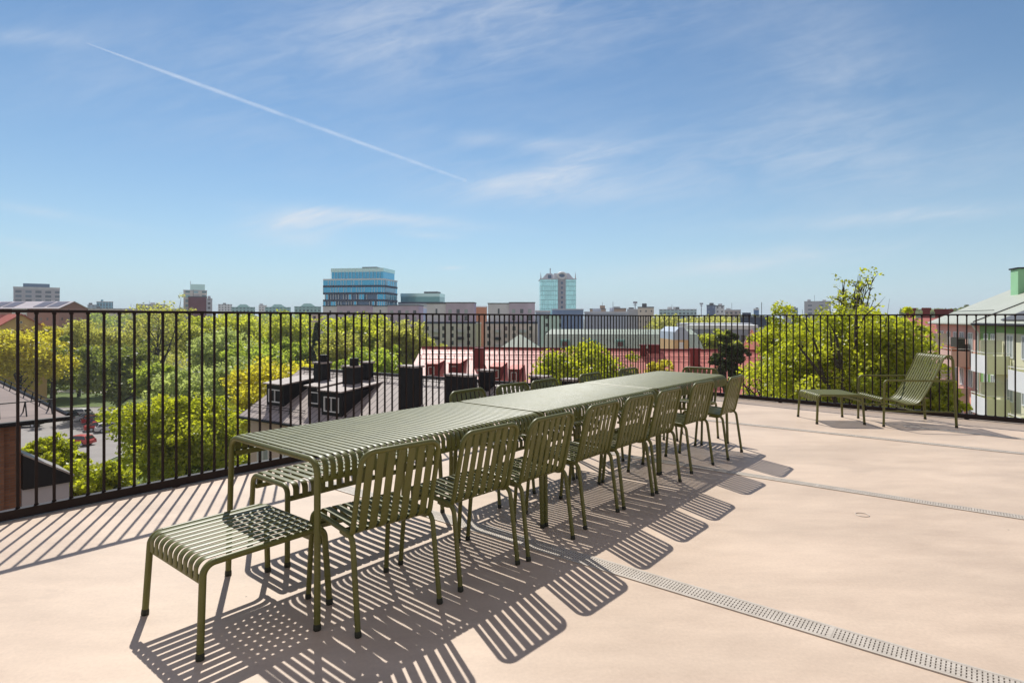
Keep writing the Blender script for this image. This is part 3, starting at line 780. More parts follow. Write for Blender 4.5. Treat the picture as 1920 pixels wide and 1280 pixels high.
def tree(label, px, Y, ytop, wpx, ybot, kind, leaf=0.4, n=9000, seed=1, cat='tree', group=None, shape='round', clumps=None, bare=0.0, name='tree', base=GZ, lean=0.0, limb=1.0, gap=0.0, arms=()):
    """px: crown centre; ytop/ybot: crown top and bottom; wpx: crown width (photo pixels), all at distance Y"""
    rng = np.random.default_rng(seed); rnd = random.Random(seed)
    top = at(px, ytop, Y); bot = at(px, ybot, Y).z; wid = wpx / F * Y
    X0 = top.x; zt = top.z; Hc = zt - bot; cz = (zt + bot) / 2; rx = wid / 2; rz_ = Hc / 2
    t = thing(name, label, cat, (X0, Y, base), 0, group)
    tr = max(0.12, 0.022 * (zt - base)) * (0.8 + 0.4 * rnd.random()) * limb
    wood = MB(); h = zt - base
    fx = lambda f: lean * (f ** 1.5)
    spine = []
    nk = 9
    topf = 0.86 if shape != 'cone' else 0.98
    wob = [0, 0]
    for k in range(nk + 1):
        f = k / nk * topf
        wob = [wob[0] + rnd.uniform(-.02, .02) * h * 0.5, wob[1] + rnd.uniform(-.02, .02) * h * 0.5] if k else [0, 0]
        spine.append(Vector((wob[0] + fx(f), wob[1], f * h)))
    wood.tube(spine, [tr * (1 - 0.9 * (k / nk)) + 0.015 for k in range(nk + 1)], 8, caps=False)
    cen, rad = [], []
    def env(d):
        if shape == 'cone':
            return None
        return 1.0
    # limbs reaching to the crown surface
    nl = int(13 * (1.0 if shape != 'cone' else 0)) + (4 if bare else 0)
    b0 = (bot - base) / h
    for i in range(nl):
        f0 = max(0.12, b0 * 0.72) + (0.80 - max(0.12, b0 * 0.72)) * (i + rnd.random() * 0.6) / nl
        q = f0 / topf * nk; k = min(int(q), nk - 1); st = spine[k].lerp(spine[k + 1], q - k)
        a = i * 2.4 + rnd.uniform(-.4, .4)
        el = rnd.uniform(-0.25, 0.85)
        rr = rnd.uniform(0.72, 0.98)
        en = Vector((rx * rr * math.cos(a) * math.cos(el), rx * rr * math.sin(a) * math.cos(el), (cz - base) + rz_ * rr * math.sin(el)))
        en += Vector((fx(0.7), 0, 0))
        if en.z < st.z: en.z = st.z + rnd.uniform(0, 0.12) * h
        mid = st.lerp(en, 0.5) + Vector((rnd.uniform(-.06, .06) * wid, rnd.uniform(-.06, .06) * wid, rnd.uniform(-.01, .07) * h))
        r0 = tr * (1 - f0) * 0.62 + 0.02
        pth = [st, st.lerp(mid, .5), mid, mid.lerp(en, .55), en]
        wood.tube(pth, [r0, r0 * .8, r0 * .6, r0 * .38, r0 * .14], 6, caps=False)
        for u in (0.45, 0.65, 0.8, 1.0):
            c = st.lerp(mid, u * 2) if u < .5 else mid.lerp(en, (u - .5) * 2)
            cen.append(c + Vector((rnd.gauss(0, .05) * wid, rnd.gauss(0, .05) * wid, rnd.gauss(0, .04) * Hc))); rad.append(wid * rnd.uniform(.08, .15))
        for s_ in range(3 if not bare else 6):
            u = rnd.uniform(.35, .95); c0 = st.lerp(mid, u * 2) if u < .5 else mid.lerp(en, (u - .5) * 2)
            e2 = c0 + Vector((rnd.gauss(0, .16) * wid, rnd.gauss(0, .16) * wid, abs(rnd.gauss(0.02, .10)) * Hc))
            wood.tube([c0, c0.lerp(e2, .5) + Vector((0, 0, .02 * Hc)), e2], [r0 * .34, r0 * .22, r0 * .08], 5, caps=False)
            if not bare or rnd.random() < .7: cen.append(e2); rad.append(wid * rnd.uniform(.06, .13))
    m = clumps or 70
    if shape == 'cone':
        for i in range(m):
            f = (i + rnd.random()) / m; r_ = rx * (1 - f) ** 0.8 * rnd.uniform(.35, 1.0); a = rnd.uniform(0, 6.283)
            cen.append(Vector((r_ * math.cos(a), r_ * math.sin(a), (bot - base) + f * Hc))); rad.append(rx * (0.14 + 0.22 * (1 - f)))
            if i % 2 == 0:
                zc = (bot - base) + f * Hc
                wood.tube([Vector((0, 0, zc + 0.1)), cen[-1]], [0.05, 0.015], 5, caps=False)
    else:
        lob = [(rnd.uniform(0, 6.283), rnd.uniform(-1.2, 1.2), rnd.uniform(.35, .6)) for _ in range(9)]
        tries = 0
        need = len(cen) + int(m * (1 - bare))
        while len(cen) < need and tries < 5000:
            tries += 1
            z = rnd.uniform(-1, 1); a = rnd.uniform(0, 6.283); q = math.sqrt(1 - z * z)
            bump_ = 0.80
            for (la, le, lr) in lob:
                dd = math.cos(a - la) * q * math.cos(le) + z * math.sin(le)
                if dd > 1 - lr * .5: bump_ = max(bump_, 0.86 + .16 * (dd - 1 + lr * .5) / (lr * .5))
            r_ = rnd.uniform(.45, 1.0) ** .6 * bump_
            if shape == 'weep' and z < 0: q = q ** 0.6
            if z < -.55 and rnd.random() < .6: continue
            cen.append(Vector((rx * r_ * q * math.cos(a) + fx(.7), rx * r_ * q * math.sin(a), (cz - base) + rz_ * r_ * z)))
            rad.append(wid * rnd.uniform(.07, .15))
    for (r0, pts_, ya) in arms:
        P = [at(a_, b_, ya + .35 * math.sin(k_ * 1.7)) - Vector((X0, Y, base)) for k_, (a_, b_) in enumerate(pts_)]
        P = fillet(P, .5, 3); m_ = len(P) - 1
        wood.tube(P, [.66 * r0 * (1 - .93 * k_ / m_) for k_ in range(m_ + 1)], 7, caps=False)
    if gap:
        keep = [i for i in range(len(cen)) if rnd.random() > gap]
        cen = [cen[i] for i in keep]; rad = [rad[i] for i in keep]
    per = max(4, n // max(1, len(cen)))
    me = leaf_mesh('crown', [tuple(c) for c in cen], rad, per, leaf, LEAF[kind], rng, flat=1.5 if shape == 'weep' else 0.72)
    obj('trunk', wood, BARK, t)
    link(bpy.data.objects.new('crown', me), t)
    return t


G1 = 'trees in the park behind the left railing'
tree('bright lime tree filling the view just past the left railing', 340, 48, 733, 204, 935, 'near', .28, 30000, 11, group=G1, clumps=150)
tree('low lime tree beside the brick wall, in front of the parked cars', 92, 33, 812, 118, 960, 'near', .2, 20000, 12, group=G1, clumps=110)
tree('lowest lime tree under the railing between the annex and the larger lime tree', 176, 31, 858, 120, 990, 'near', .2, 13000, 50, group=G1, clumps=85)
tree('golden yellow tree rising behind the dark roofed house', 545, 62, 668, 225, 830, 'gold', .36, 20000, 13, group=G1, clumps=120)
tree('small lime tree below the golden tree at the house corner', 425, 52, 800, 120, 900, 'near', .28, 9000, 14, group=G1, clumps=60)
tree('yellow green tree in front of the ochre gabled house', 38, 112, 618, 150, 735, 'gold', .55, 12000, 15, group=G1, clumps=110)
tree('sparse olive tree right of the brown brick block', 148, 138, 594, 100, 700, 'olive', .5, 6500, 16, group=G1, bare=.3)
tree('dark broad tree with a black trunk above the parked cars', 222, 112, 640, 150, 765, 'dark', .55, 12000, 17, group=G1, limb=1.5)
tree('tall half bare tree poking above the left railing', 298, 135, 556, 110, 690, 'olive', .5, 3400, 18, group=G1, bare=.75, limb=1.1)
tree('lime tree just right of the half bare tree', 358, 150, 590, 105, 680, 'lime', .6, 9000, 19, group=G1)
tree('grey green tree in the middle of the park', 412, 118, 612, 120, 740, 'grey', .5, 11000, 20, group=G1, clumps=90)
tree('lower grey green tree behind the bright lime tree', 370, 98, 690, 150, 800, 'grey', .48, 11000, 21, group=G1, clumps=90)
tree('dark green bushy tree left of the grey green one', 293, 102, 672, 75, 775, 'green', .5, 8000, 22, group=G1)
tree('olive tree behind the dark broad tree', 246, 146, 610, 110, 700, 'olive', .55, 8000, 23, group=G1)
tree('tall lime tree against the far copper roofs', 452, 165, 584, 115, 680, 'lime', .65, 9500, 24, group=G1)
tree('lime tree left of the dark conifer', 530, 150, 588, 110, 690, 'lime', .6, 9500, 25, group=G1, bare=.1)
tree('pale green tree standing between the lime tree and conifer', 545, 118, 632, 80, 730, 'green', .5, 8000, 26, group=G1)
tree('dark conifer in front of the purple apartment block', 594, 118, 606, 46, 730, 'conifer', .5, 7000, 27, group=G1, shape='cone', clumps=90, name='conifer_tree')
tree('drooping olive willow right of the dark conifer', 640, 96, 622, 90, 735, 'olive', .42, 12000, 28, group=G1, shape='weep', clumps=100)
tree('large lime tree below the blue glass office block', 688, 128, 586, 165, 700, 'lime', .6, 17000, 29, group=G1, clumps=130)
tree('olive tree at the right end of the park, by the grey apartments', 762, 112, 596, 100, 720, 'olive', .5, 11000, 30, group=G1, clumps=90)
tree('olive shrub like tree low behind the dark chimneys', 700, 84, 650, 110, 740, 'green', .42, 9000, 31, group=G1)
tree('yellow tree between the ochre house and the park', 98, 125, 606, 46, 690, 'gold', .55, 5000, 32, group=G1)
tree('green tree standing on the lawn above the parked cars', 100, 135, 668, 110, 745, 'lime', .6, 8000, 33, group=G1)
tree('lime tree left of the middle of the park', 190, 160, 622, 90, 690, 'green', .6, 7000, 34, group=G1)
tree('olive tree far behind the grey green tree', 490, 175, 596, 80, 670, 'olive', .65, 6000, 35, group=G1, bare=.2)
tree('broad grey green tree low beside the golden tree', 452, 92, 672, 120, 790, 'grey', .46, 10000, 44, group=G1, clumps=90)
tree('dark green tree low behind the golden tree', 480, 108, 640, 110, 740, 'green', .5, 9000, 45, group=G1, clumps=80)
tree('small lime tree on the lawn left of the lot', 40, 150, 680, 120, 740, 'green', .6, 7000, 46, group=G1)
# right of the dark roof
G2 = 'trees between the roofs right of the park'
tree('lime tree in front of the long red roof', 1092, 55, 646, 185, 790, 'near', .28, 20000, 36, group=G2, clumps=140)
tree('small yellow tree beside the red roof, left of its chimney', 1240, 52, 668, 60, 770, 'gold', .24, 5000, 37, group=G2, clumps=45)
tree('round lime tree behind the dark pine', 1342, 120, 613, 66, 700, 'lime', .5, 7000, 38, group=G2)
tree('dark leaning pine in front of the red roof', 1356, 44, 608, 62, 735, 'conifer', .20, 7500, 39, group=G2, clumps=60, lean=0.6, name='pine_tree', gap=.5, limb=1.3)
tree('thin half bare tree left of the big spring tree', 1425, 36, 640, 75, 780, 'lime', .2, 1500, 40, group=G2, bare=.8, limb=.7)
tree('big spring tree with dark limbs behind the lounge chair', 1577, 28, 580, 290, 800, 'near', .155, 44000, 41, group=G2, clumps=320, limb=1.3, gap=.52, arms=[
    (.20, [(1586, 1290), (1588, 900), (1586, 770), (1577, 696), (1569, 634), (1559, 611), (1546, 598)], 25.6),
    (.15, [(1586, 800), (1560, 735), (1534, 696), (1512, 667), (1502, 656), (1482, 622), (1470, 600)], 25.3),
    (.12, [(1545, 712), (1536, 680), (1533, 658), (1529, 645), (1516, 620), (1507, 602), (1504, 580)], 25.4),
    (.15, [(1588, 780), (1598, 700), (1604, 649), (1604, 600), (1608, 555), (1612, 515)], 25.8),
    (.09, [(1604, 640), (1608, 611), (1625, 589), (1646, 572), (1660, 556)], 25.5),
    (.10, [(1572, 690), (1560, 662), (1557, 622), (1548, 596)], 25.2),
    (.10, [(1590, 760), (1640, 700), (1665, 660), (1690, 640)], 25.5),
    (.08, [(1640, 702), (1652, 640), (1662, 600), (1668, 560)], 25.5)])
tree('upright leafy tree topping the big spring tree', 1606, 29.5, 492, 74, 600, 'near', .15, 1000, 42, group=G2, clumps=10, bare=.5, limb=.6)
tree('low spring tree under the pink house balconies', 1748, 25, 702, 96, 815, 'near', .19, 8000, 43, group=G2, clumps=80, limb=.7, gap=.2)
tree('loose leafy tree at the right side of the big spring tree', 1672, 31, 548, 120, 770, 'near', .16, 9500, 47, group=G2, clumps=110, limb=.7, gap=.5)
tree('slim spring tree left of the big spring tree', 1478, 32, 562, 130, 790, 'near', .16, 11000, 48, group=G2, clumps=120, limb=.8, gap=.45)
tree('dark round tree on the far horizon by the green roof', 1812, 420, 571, 20, 592, 'dark', 1.6, 900, 49, group=G2, base=GZ, clumps=20)


def woods(name, x0, x1, Y, ytop, ybot, kind, n, seed, leaf, label):
    rng = np.random.default_rng(seed)
    xs = rng.uniform(x0, x1, 70)
    cs, rs = [], []
    for x in xs:
        yy = Y + rng.uniform(-.08, .08) * Y
        z1 = at(x, ytop + rng.uniform(0, (ybot - ytop) * .5), yy).z
        cs.append((at(x, ytop, yy).x, yy, z1 - 2.2)); rs.append(3.2)
        cs.append((at(x, ytop, yy).x + rng.uniform(-4, 4), yy - 3, z1 - 6)); rs.append(4.0)
    me = leaf_mesh('leaf_cover', cs, rs, n // len(cs), leaf, LEAF[kind], rng, flat=1.0)
    o = link(bpy.data.objects.new(name, me)); o['kind'] = 'stuff'
    o['label'] = label


woods('far_woods', 1225, 1430, 260, 592, 606, 'olive', 14000, 60, .9, 'far belt of olive treetops right of the railing corner')
woods('park_undergrowth', 60, 600, 185, 640, 690, 'olive', 14000, 61, .8, 'low olive undergrowth between the park trees')
woods('horizon_woods', 120, 620, 420, 586, 600, 'green', 12000, 62, 1.4, 'distant green treetops below the left skyline blocks')
woods('hill_woods', 1690, 1830, 520, 579, 590, 'dark', 6000, 63, 2.0, 'dark wooded hill line left of the green roof')


# ------------------------------------------------------------------ buildings
def plain(name, c, k=0.82, rough=0.75, spec=0.3, scale=0.25): c = [min(.84, q * 1.45) for q in c]; return noise_mat(name, [q * k for q in c], c, scale, rough=rough, spec=spec, detail=8, lo=.3, hi=.7)


ROOFGREY = plain('pale_roof_felt', (0.42, 0.42, 0.42))
SILV = plain('silver_sheet', (.46, .47, .50), rough=.4)
ROOFDARK = plain('dark_roof_felt', (0.07, 0.07, 0.075))
COPPER = seam_mat('green_copper', (0.30, 0.36, 0.29), (0.40, 0.45, 0.35), 0.6, rough=0.5)
TEAL = plain('verdigris', (0.15, 0.30, 0.28))

_wm = {}
def window_mesh(w, h, frame, pane, mull=1, cross=0, deep=0.05):
    """frame mesh and pane mesh, facing -y, origin at the sill centre"""
    key = (round(w, 2), round(h, 2), frame.name, pane.name, mull, cross)
    if key in _wm: return _wm[key]
    b = 0.07 * max(0.8, min(w, h)); f = MB()
    f.box(-w / 2, w / 2, -deep, 0.02, 0, b).box(-w / 2, w / 2, -deep, 0.02, h - b, h)
    f.box(-w / 2, -w / 2 + b, -deep, 0.02, b, h - b).box(w / 2 - b, w / 2, -deep, 0.02, b, h - b)
    for k in range(mull):
        x = -w / 2 + w * (k + 1) / (mull + 1); f.box(x - b * .4, x + b * .4, -deep * .9, 0.02, b, h - b)
    p = MB().box(-w / 2 + b * .6, w / 2 - b * .6, -deep * .45, 0.01, b * .6, h - b * .6)
    _wm[key] = (f.mesh('window', frame), p.mesh('pane', pane)); return _wm[key]


def add_window(parent, loc, rz, w, h, frame=WHITE, pane=GLASS, mull=1, split=True):
    fm, pm = window_mesh(w, h, frame, pane, mull)
    o = link(bpy.data.objects.new('window', fm), parent); o.location = loc; o.rotation_euler = (0, 0, rz)
    if split:
        p = link(bpy.data.objects.new('pane', pm), o)
    return o


_fm = {}
def add_flat_window(parent, loc, rz, w, h, mat):
    key = (round(w, 2), round(h, 2), mat.name)
    if key not in _fm: _fm[key] = MB().box(-w / 2, w / 2, -0.06, 0.03, 0, h).mesh('window', mat)
    o = link(bpy.data.objects.new('window', _fm[key]), parent); o.location = loc; o.rotation_euler = (0, 0, rz); return o


def block(label, x0p, x1p, Y, ytop, depth, wall, roof=None, name='building', cat='building', group=None, rz=None, parapet=0.5, base=GZ, extra=None):
    """flat roofed block whose front face spans two photo columns at distance Y"""
    a, b = at(x0p, ytop, Y), at(x1p, ytop, Y); w = b.x - a.x; h = a.z - base
    if rz is None:
        rz = -math.atan2((a.x + b.x) / 2, Y); k1 = (x1p - 960) / F
        w = (k1 * Y - a.x) / (math.cos(rz) - k1 * math.sin(rz))
    t = thing(name, label, cat, (a.x, Y, base), rz, group)
    obj('wall', MB().box(0, w, 0, depth, 0, h), wall, t)
    if roof is not None: obj('roof', MB().box(-0.15, w + 0.15, -0.15, depth + 0.15, h + 0.003, h + parapet), roof, t)
    t['w'] = w; t['h'] = h
    return t, w, h


def gable(t, x0, x1, y0, y1, z, rise, roof, wall=None, over=0.4, th=0.18, axis='x'):
    """gable roof over a footprint, ridge along x or y, eaves at height z"""
    r = MB()
    if axis == 'x':
        ym = (y0 + y1) / 2; s = rise / (ym - y0)
        for sy, yy in ((-1, y0), (1, y1)):
            e = yy + sy * over; ze = z - over * s
            r.hexa([(x0 - over, e, ze), (x1 + over, e, ze), (x1 + over, ym, z + rise), (x0 - over, ym, z + rise),
                    (x0 - over, e, ze + th), (x1 + over, e, ze + th), (x1 + over, ym, z + rise + th), (x0 - over, ym, z + rise + th)])
        g = [[(x, y0, z), (x, ym, z + rise), (x, y1, z)] for x in (x0, x1 - 0.2)]; dv = (0.2, 0, 0)
    else:
        xm = (x0 + x1) / 2; s = rise / (xm - x0)
        for sx, xx in ((-1, x0), (1, x1)):
            e = xx + sx * over; ze = z - over * s
            r.hexa([(e, y0 - over, ze), (xm, y0 - over, z + rise), (xm, y1 + over, z + rise), (e, y1 + over, ze),
                    (e, y0 - over, ze + th), (xm, y0 - over, z + rise + th), (xm, y1 + over, z + rise + th), (e, y1 + over, ze + th)])
        g = [[(x0, y, z), (xm, y, z + rise), (x1, y, z)] for y in (y0, y1 - 0.2)]; dv = (0, 0.2, 0)
    ro = obj('roof', r, roof, t)
    if wall is not None:
        for q in g: obj('gable_wall', MB().prism(q, dv), wall, t)
    return ro


# --- the dark metal roofed house beyond the left railing
DROOF = seam_mat('dark_sheet_roof', (0.33, 0.27, 0.24), (0.43, 0.36, 0.32), 0.42, 0, rough=0.55, spec=0.3, dark=0.18)
DMETAL = plain('black_sheet_metal', (0.010, 0.009, 0.010), rough=0.55, spec=0.2)
BEIGE = plain('beige_render', (0.46, 0.37, 0.31))
RZD = math.atan2(-.545, .839)
E0 = Vector((-15.8, 34.4, -4.14))
dh = thing('dark_roof_house', 'beige house with a black seamed metal roof, dormers and broad chimneys past the left railing', 'house', (E0.x, E0.y, GZ), RZD)
ze = E0.z - GZ
obj('wall', MB().box(0.25, 30, 0.35, 8.4, 0, ze + 0.10), BEIGE, dh)
PS = 2.31 / 4.1
def dz(y): return ze + y * PS
rm = MB()
rm.hexa([(0, -0.25, dz(-.25) - .12), (30.3, -0.25, dz(-.25) - .12), (30.3, 4.1, dz(4.1) - .12), (0.0, 4.1, dz(4.1) - .12), (0, -0.25, dz(-.25)), (30.3, -0.25, dz(-.25)), (30.3, 4.1, dz(4.1)), (0.0, 4.1, dz(4.1))])
rm.hexa([(0, 8.45, dz(-.25) - .12), (30.3, 8.45, dz(-.25) - .12), (30.3, 4.1, dz(4.1) - .12), (0.0, 4.1, dz(4.1) - .12), (0, 8.45, dz(-.25)), (30.3, 8.45, dz(-.25)), (30.3, 4.1, dz(4.1)), (0.0, 4.1, dz(4.1))])
dro = obj('roof', rm, DROOF, dh)
obj('gable_wall', MB().prism([(.25, .35, ze + .1), (.25, 4.1, dz(4.1) - .14), (.25, 8.0, ze + .1)], (.2, 0, 0)), BEIGE, dh)
obj('gutter', MB().tube([(0, -0.32, dz(-.25) - .08), (30.3, -0.32, dz(-.25) - .08)], 0.075, 8), DMETAL, dh)
obj('ridge_cap', MB().box(0, 30.3, 4.0, 4.2, dz(4.1) + .005, dz(4.1) + .06), DMETAL, dh)
def guard(y, x0, x1):
    g = MB()
    for z in (.16, .30): g.tube([(x0, y, dz(y) + z), (x1, y, dz(y) + z)], 0.018, 6)
    x = x0
    while x <= x1:
        g.tube([(x, y - .05, dz(y - .05)), (x, y, dz(y) + .33)], 0.016, 5); g.tube([(x, y + .35, dz(y + .35)), (x, y, dz(y) + .30)], 0.014, 5)
        x += .9
    obj('snow_guard', g, DMETAL, dh)
guard(0.35, 0.3, 5.2); guard(3.55, 1.0, 29.5); guard(0.35, 8.5, 29)
def dormer(x0, x1, y0, zt, mull=1, over=.12):
    d = MB(); zb = dz(y0) - .05; yb = (zt - ze) / PS + 0.15
    d.prism([(x0, y0, zb), (x0, y0, zt), (x0, yb, zt), (x0, y0 + .02, zb)], (x1 - x0, 0, 0))
    o = obj('dormer', d, DMETAL, dh)
    r = MB().hexa([(x0 - over, y0 - .2, zt - .02), (x1 + over, y0 - .2, zt - .02), (x1 + over, yb + .5, zt + .26), (x0 - over, yb + .5, zt + .26),
                   (x0 - over, y0 - .2, zt + .05), (x1 + over, y0 - .2, zt + .05), (x1 + over, yb + .5, zt + .33), (x0 - over, yb + .5, zt + .33)])
    obj('dormer_roof', r, DROOF, o)
    w = x1 - x0 - .45; h = zt - zb - .55
    add_window(o, ((x0 + x1) / 2, y0 - .01, zb + .25), 0, w, h, WHITE, PALEGLASS, mull, split=False)
dormer(1.15, 2.75, 0.80, dz(0.8) + 1.25)
dormer(6.25, 7.85, 0.62, dz(0.62) + 1.30)
dormer(4.55, 5.75, 1.05, dz(1.05) + 1.15, 0)
def stack(x0, x1, y0, y1, zt, vent=None):
    c = obj('chimney', MB().box(x0, x1, y0, y1, dz(y0) - .4, zt), DMETAL, dh)
    obj('chimney_cap', MB().box(x0 - .07, x1 + .07, y0 - .07, y1 + .07, zt + .002, zt + .09), DROOF, c)
    if vent: obj('vent', MB().tube([(vent[0], vent[1], zt + .092), (vent[0], vent[1], zt + .5)], .26, 10), DMETAL, c)
DN = Vector((math.cos(RZD), math.sin(RZD), 0)).cross(Vector((-math.sin(RZD), math.cos(RZD), PS))).normalized()
def on_dark(px, py):
    q = on_plane(px, py, E0, DN) - Vector((E0.x, E0.y, 0)); return q.x * math.cos(RZD) + q.y * math.sin(RZD), -q.x * math.sin(RZD) + q.y * math.cos(RZD), q.y + E0.y
def stack_px(pl, pr, pt, pb, dep=.6, vent=False):
    x0, y0, Y = on_dark(pl, pb); x1, _, _ = on_dark(pr, pb)
    if y0 > 3.4: y0 = 3.4
    stack(x0, x1, y0, y0 + dep, at(pl, pt, Y).z - GZ, (x1 - .3, y0 + dep * .6) if vent else None)
stack_px(588, 606, 681, 733, .6, True)
stack_px(642, 664, 688, 741, .6, True)
stack_px(696, 708, 679, 697, .5)
stack_px(748, 781, 688, 768, .6)
stack_px(835, 885, 704, 770, .6)
stack_px(906, 926, 695, 722, .5)
stack_px(998, 1024, 707, 735, .6)
stack_px(1056, 1078, 713, 740, .6)
for k in range(6):
    for zz in (1.0, 4.0, 7.0, 10.0):
        add_window(dh, (1.5 + k * 2.4, 0.345, zz), 0, 1.1, 1.5, WHITE, PALEGLASS, 1)

# --- brick house at the left edge
BRICK = brick_mat('red_brick', (0.16, 0.065, 0.035), (0.24, 0.10, 0.05), (0.14, 0.10, 0.08))
PINKROOF = noise_mat('pinkish_roof_sheet', (0.19, 0.14, 0.12), (0.27, 0.205, 0.175), 0.5, rough=0.65, spec=0.2, detail=8)
GREYWALL = plain('grey_render', (0.30, 0.28, 0.29))
BU = Vector((.64, .77, 0)).normalized(); rzB = math.atan2(BU.y, BU.x)
nb = thing('brick_house', 'brick house with a low pinkish metal roof at the left edge', 'house', (-14.5, 17.0, GZ), rzB)
ez = -1.6 - GZ
obj('wall', MB().box(-16, .26, 0.25, 11, 0, ez - .06), BRICK, nb)
obj('pilaster', MB().box(-16, -.15, 0.10, .249, 0, ez - .08), BRICK, nb)
obj('roof', MB().hexa([(-16, -.15, ez - .1), (1.3, -.15, ez - .1), (1.3, 11.4, ez + .28), (-16, 11.4, ez + .28), (-16, -.15, ez), (1.3, -.15, ez), (1.3, 11.4, ez + .38), (-16, 11.4, ez + .38)]), PINKROOF, nb)
obj('gutter', MB().tube([(-16, -.24, ez - .06), (1.36, -.24, ez - .06)], .075, 8), DMETAL, nb)
obj('verge_board', MB().tube([(1.33, -.1, ez + .02), (1.33, 11.4, ez + .40)], .06, 6), DMETAL, nb)
gz = MB()
gz.tube([(-16, .9, ez + .42), (1.2, .9, ez + .42)], .018, 6)
for k in range(16):
    x = 1.1 - k * .62
    gz.tube([(x, .9, ez + .42), (x - .05, .45, ez + .02)], .02, 5); gz.tube([(x, .9, ez + .42), (x + .02, 1.3, ez + .05)], .02, 5)
for k in range(9):
    gz.tube([(1.1, 1.2 + k * 1.1, ez + .04 + k * .036), (1.22, 1.5 + k * 1.1, ez + .34 + k * .036)], .018, 5)
gz.tube([(1.22, 1.5, ez + .34), (1.22, 10.6, ez + .65)], .015, 5)
obj('snow_guard', gz, DMETAL, nb)
obj('downpipe', MB().tube(fillet([(-.75, -.24, ez - .1), (-.75, -.05, ez - .6), (-.75, -.05, 2)], .15), .06, 8), WHITE, nb)
an = thing('annex', 'low annex with a black metal mansard and grey wall beside the brick house', 'building', (-14.5, 17.0, GZ), rzB)
ab = -3.67 - GZ
obj('wall', MB().box(.262, 1.40, .12, 1.7, 0, ab - .002), GREYWALL, an)
obj('mansard', MB().prism([(.262, .02, ab), (1.45, .02, ab), (1.45, .02, ab + .19), (.262, .02, ab + 1.02)], (0, 1.7, 0)), DMETAL, an)
obj('roof', MB().prism([(.262, -.02, ab + 1.024), (1.5, -.02, ab + .16), (1.5, -.02, ab + .22), (.262, -.02, ab + 1.08)], (0, 1.8, 0)), seam_mat('annex_roof', (.26, .22, .2), (.34, .3, .28), .3, 1, dark=.3), an)

# --- long red metal roof with dormers
REDROOF = seam_mat('red_sheet_roof', (0.58, 0.17, 0.13), (0.70, 0.24, 0.185), 0.6, 0, rough=0.46, spec=0.45, dark=0.75)
REDMET = plain('dark_red_sheet', (0.15, 0.018, 0.016), rough=0.5)
PINKW = plain('pale_plaster', (0.50, 0.42, 0.36))
rz2 = R(-11.3)
P0 = Vector((-11.6, 75.5, 0)); ax = Vector((math.cos(rz2), math.sin(rz2), 0)); ay = Vector((-math.sin(rz2), math.cos(rz2), 0))
zrid = 1.364 - 3.72
rh = thing('red_roof_house', 'long low house with a red metal roof and red dormers, partly glaring white', 'house', (P0.x, P0.y, GZ), rz2)
zR = zrid - GZ; SL = 0.62; Wd = 8.0; Ll = 43.0
def rzz(y): return zR - abs(y) * SL
mb = MB()
for sg in (-1, 1):
    mb.hexa([(0, sg * Wd, rzz(Wd) - .12), (Ll, sg * Wd, rzz(Wd) - .12), (Ll, 0, zR - .12), (0, 0, zR - .12), (0, sg * Wd, rzz(Wd)), (Ll, sg * Wd, rzz(Wd)), (Ll, 0, zR), (0, 0, zR)])
obj('roof', mb, REDROOF, rh)
obj('ridge_cap', MB().box(0, Ll, -.12, .12, zR + .004, zR + .14), REDMET, rh)
obj('wall', MB().box(.4, Ll - .4, -Wd + .5, Wd - .5, 0, rzz(Wd) + .1), PINKW, rh)
for xg in (0.45, Ll - .65):
    obj('gable_wall', MB().prism([(xg, -Wd + .5, rzz(Wd) + .1), (xg, 0, zR - .2), (xg, Wd - .5, rzz(Wd) + .1)], (.2, 0, 0)), PINKW, rh)
RN = (ax.cross(ay * -1 + Vector((0, 0, -SL)))).normalized()
def on_red(px, py):
    p = on_plane(px, py, (P0.x, P0.y, zrid), RN) - Vector((P0.x, P0.y, 0)); return p.dot(ax), p.dot(ay)
for (pl, pr, pt, pb) in ((798, 820, 687, 706), (841, 862, 687, 705), (919, 940, 690, 712), (953, 974, 688, 717)):
    x0, y0 = on_red(pl, pb); x1, _ = on_red(pr, pb)
    zb = rzz(y0); zt = zb + 1.5; yb = -(zR - zt - .35) / SL
    d = obj('dormer', MB().prism([(x0, y0, zb - .1), (x0, y0, zt), (x0, yb, zt + .3)], (x1 - x0, 0, 0)), REDMET, rh)
    obj('dormer_roof', MB().hexa([(x0 - .1, y0 - .15, zt), (x1 + .1, y0 - .15, zt), (x1 + .1, yb, zt + .3), (x0 - .1, yb, zt + .3), (x0 - .1, y0 - .15, zt + .07), (x1 + .1, y0 - .15, zt + .07), (x1 + .1, yb, zt + .37), (x0 - .1, yb, zt + .37)]), REDROOF, d)
    add_window(d, ((x0 + x1) / 2, y0 - .01, zb + .2), 0, (x1 - x0) * .5, 1.0, WHITE, GLASS, 0, split=False)
for (pl, pr, pt, pb) in ((889, 905, 654, 690), (1200, 1212, 648, 668), (1216, 1236, 648, 662), (1294, 1313, 655, 692)):
    x0, y0 = on_red(pl, pb); x1, _ = on_red(pr, pb)
    y0 = max(y0, -7); zt = at((pl + pr) / 2, pt, (P0 + ax * x0 + ay * y0).y).z - GZ
    c = obj('chimney', MB().box(x0, x1, y0, y0 + .9, rzz(y0) - .3, max(zt, rzz(y0) + .9)), REDMET, rh)
    obj('chimney_cap', MB().box(x0 - .08, x1 + .08, y0 - .08, y0 + .98, max(zt, rzz(y0) + .9) + .003, max(zt, rzz(y0) + .9) + .12), REDMET, c)
g = MB()
for y in (-.9, -1.8): g.tube([(.3, y, rzz(y) + .22), (Ll - .3, y, rzz(y) + .22)], .03, 5)
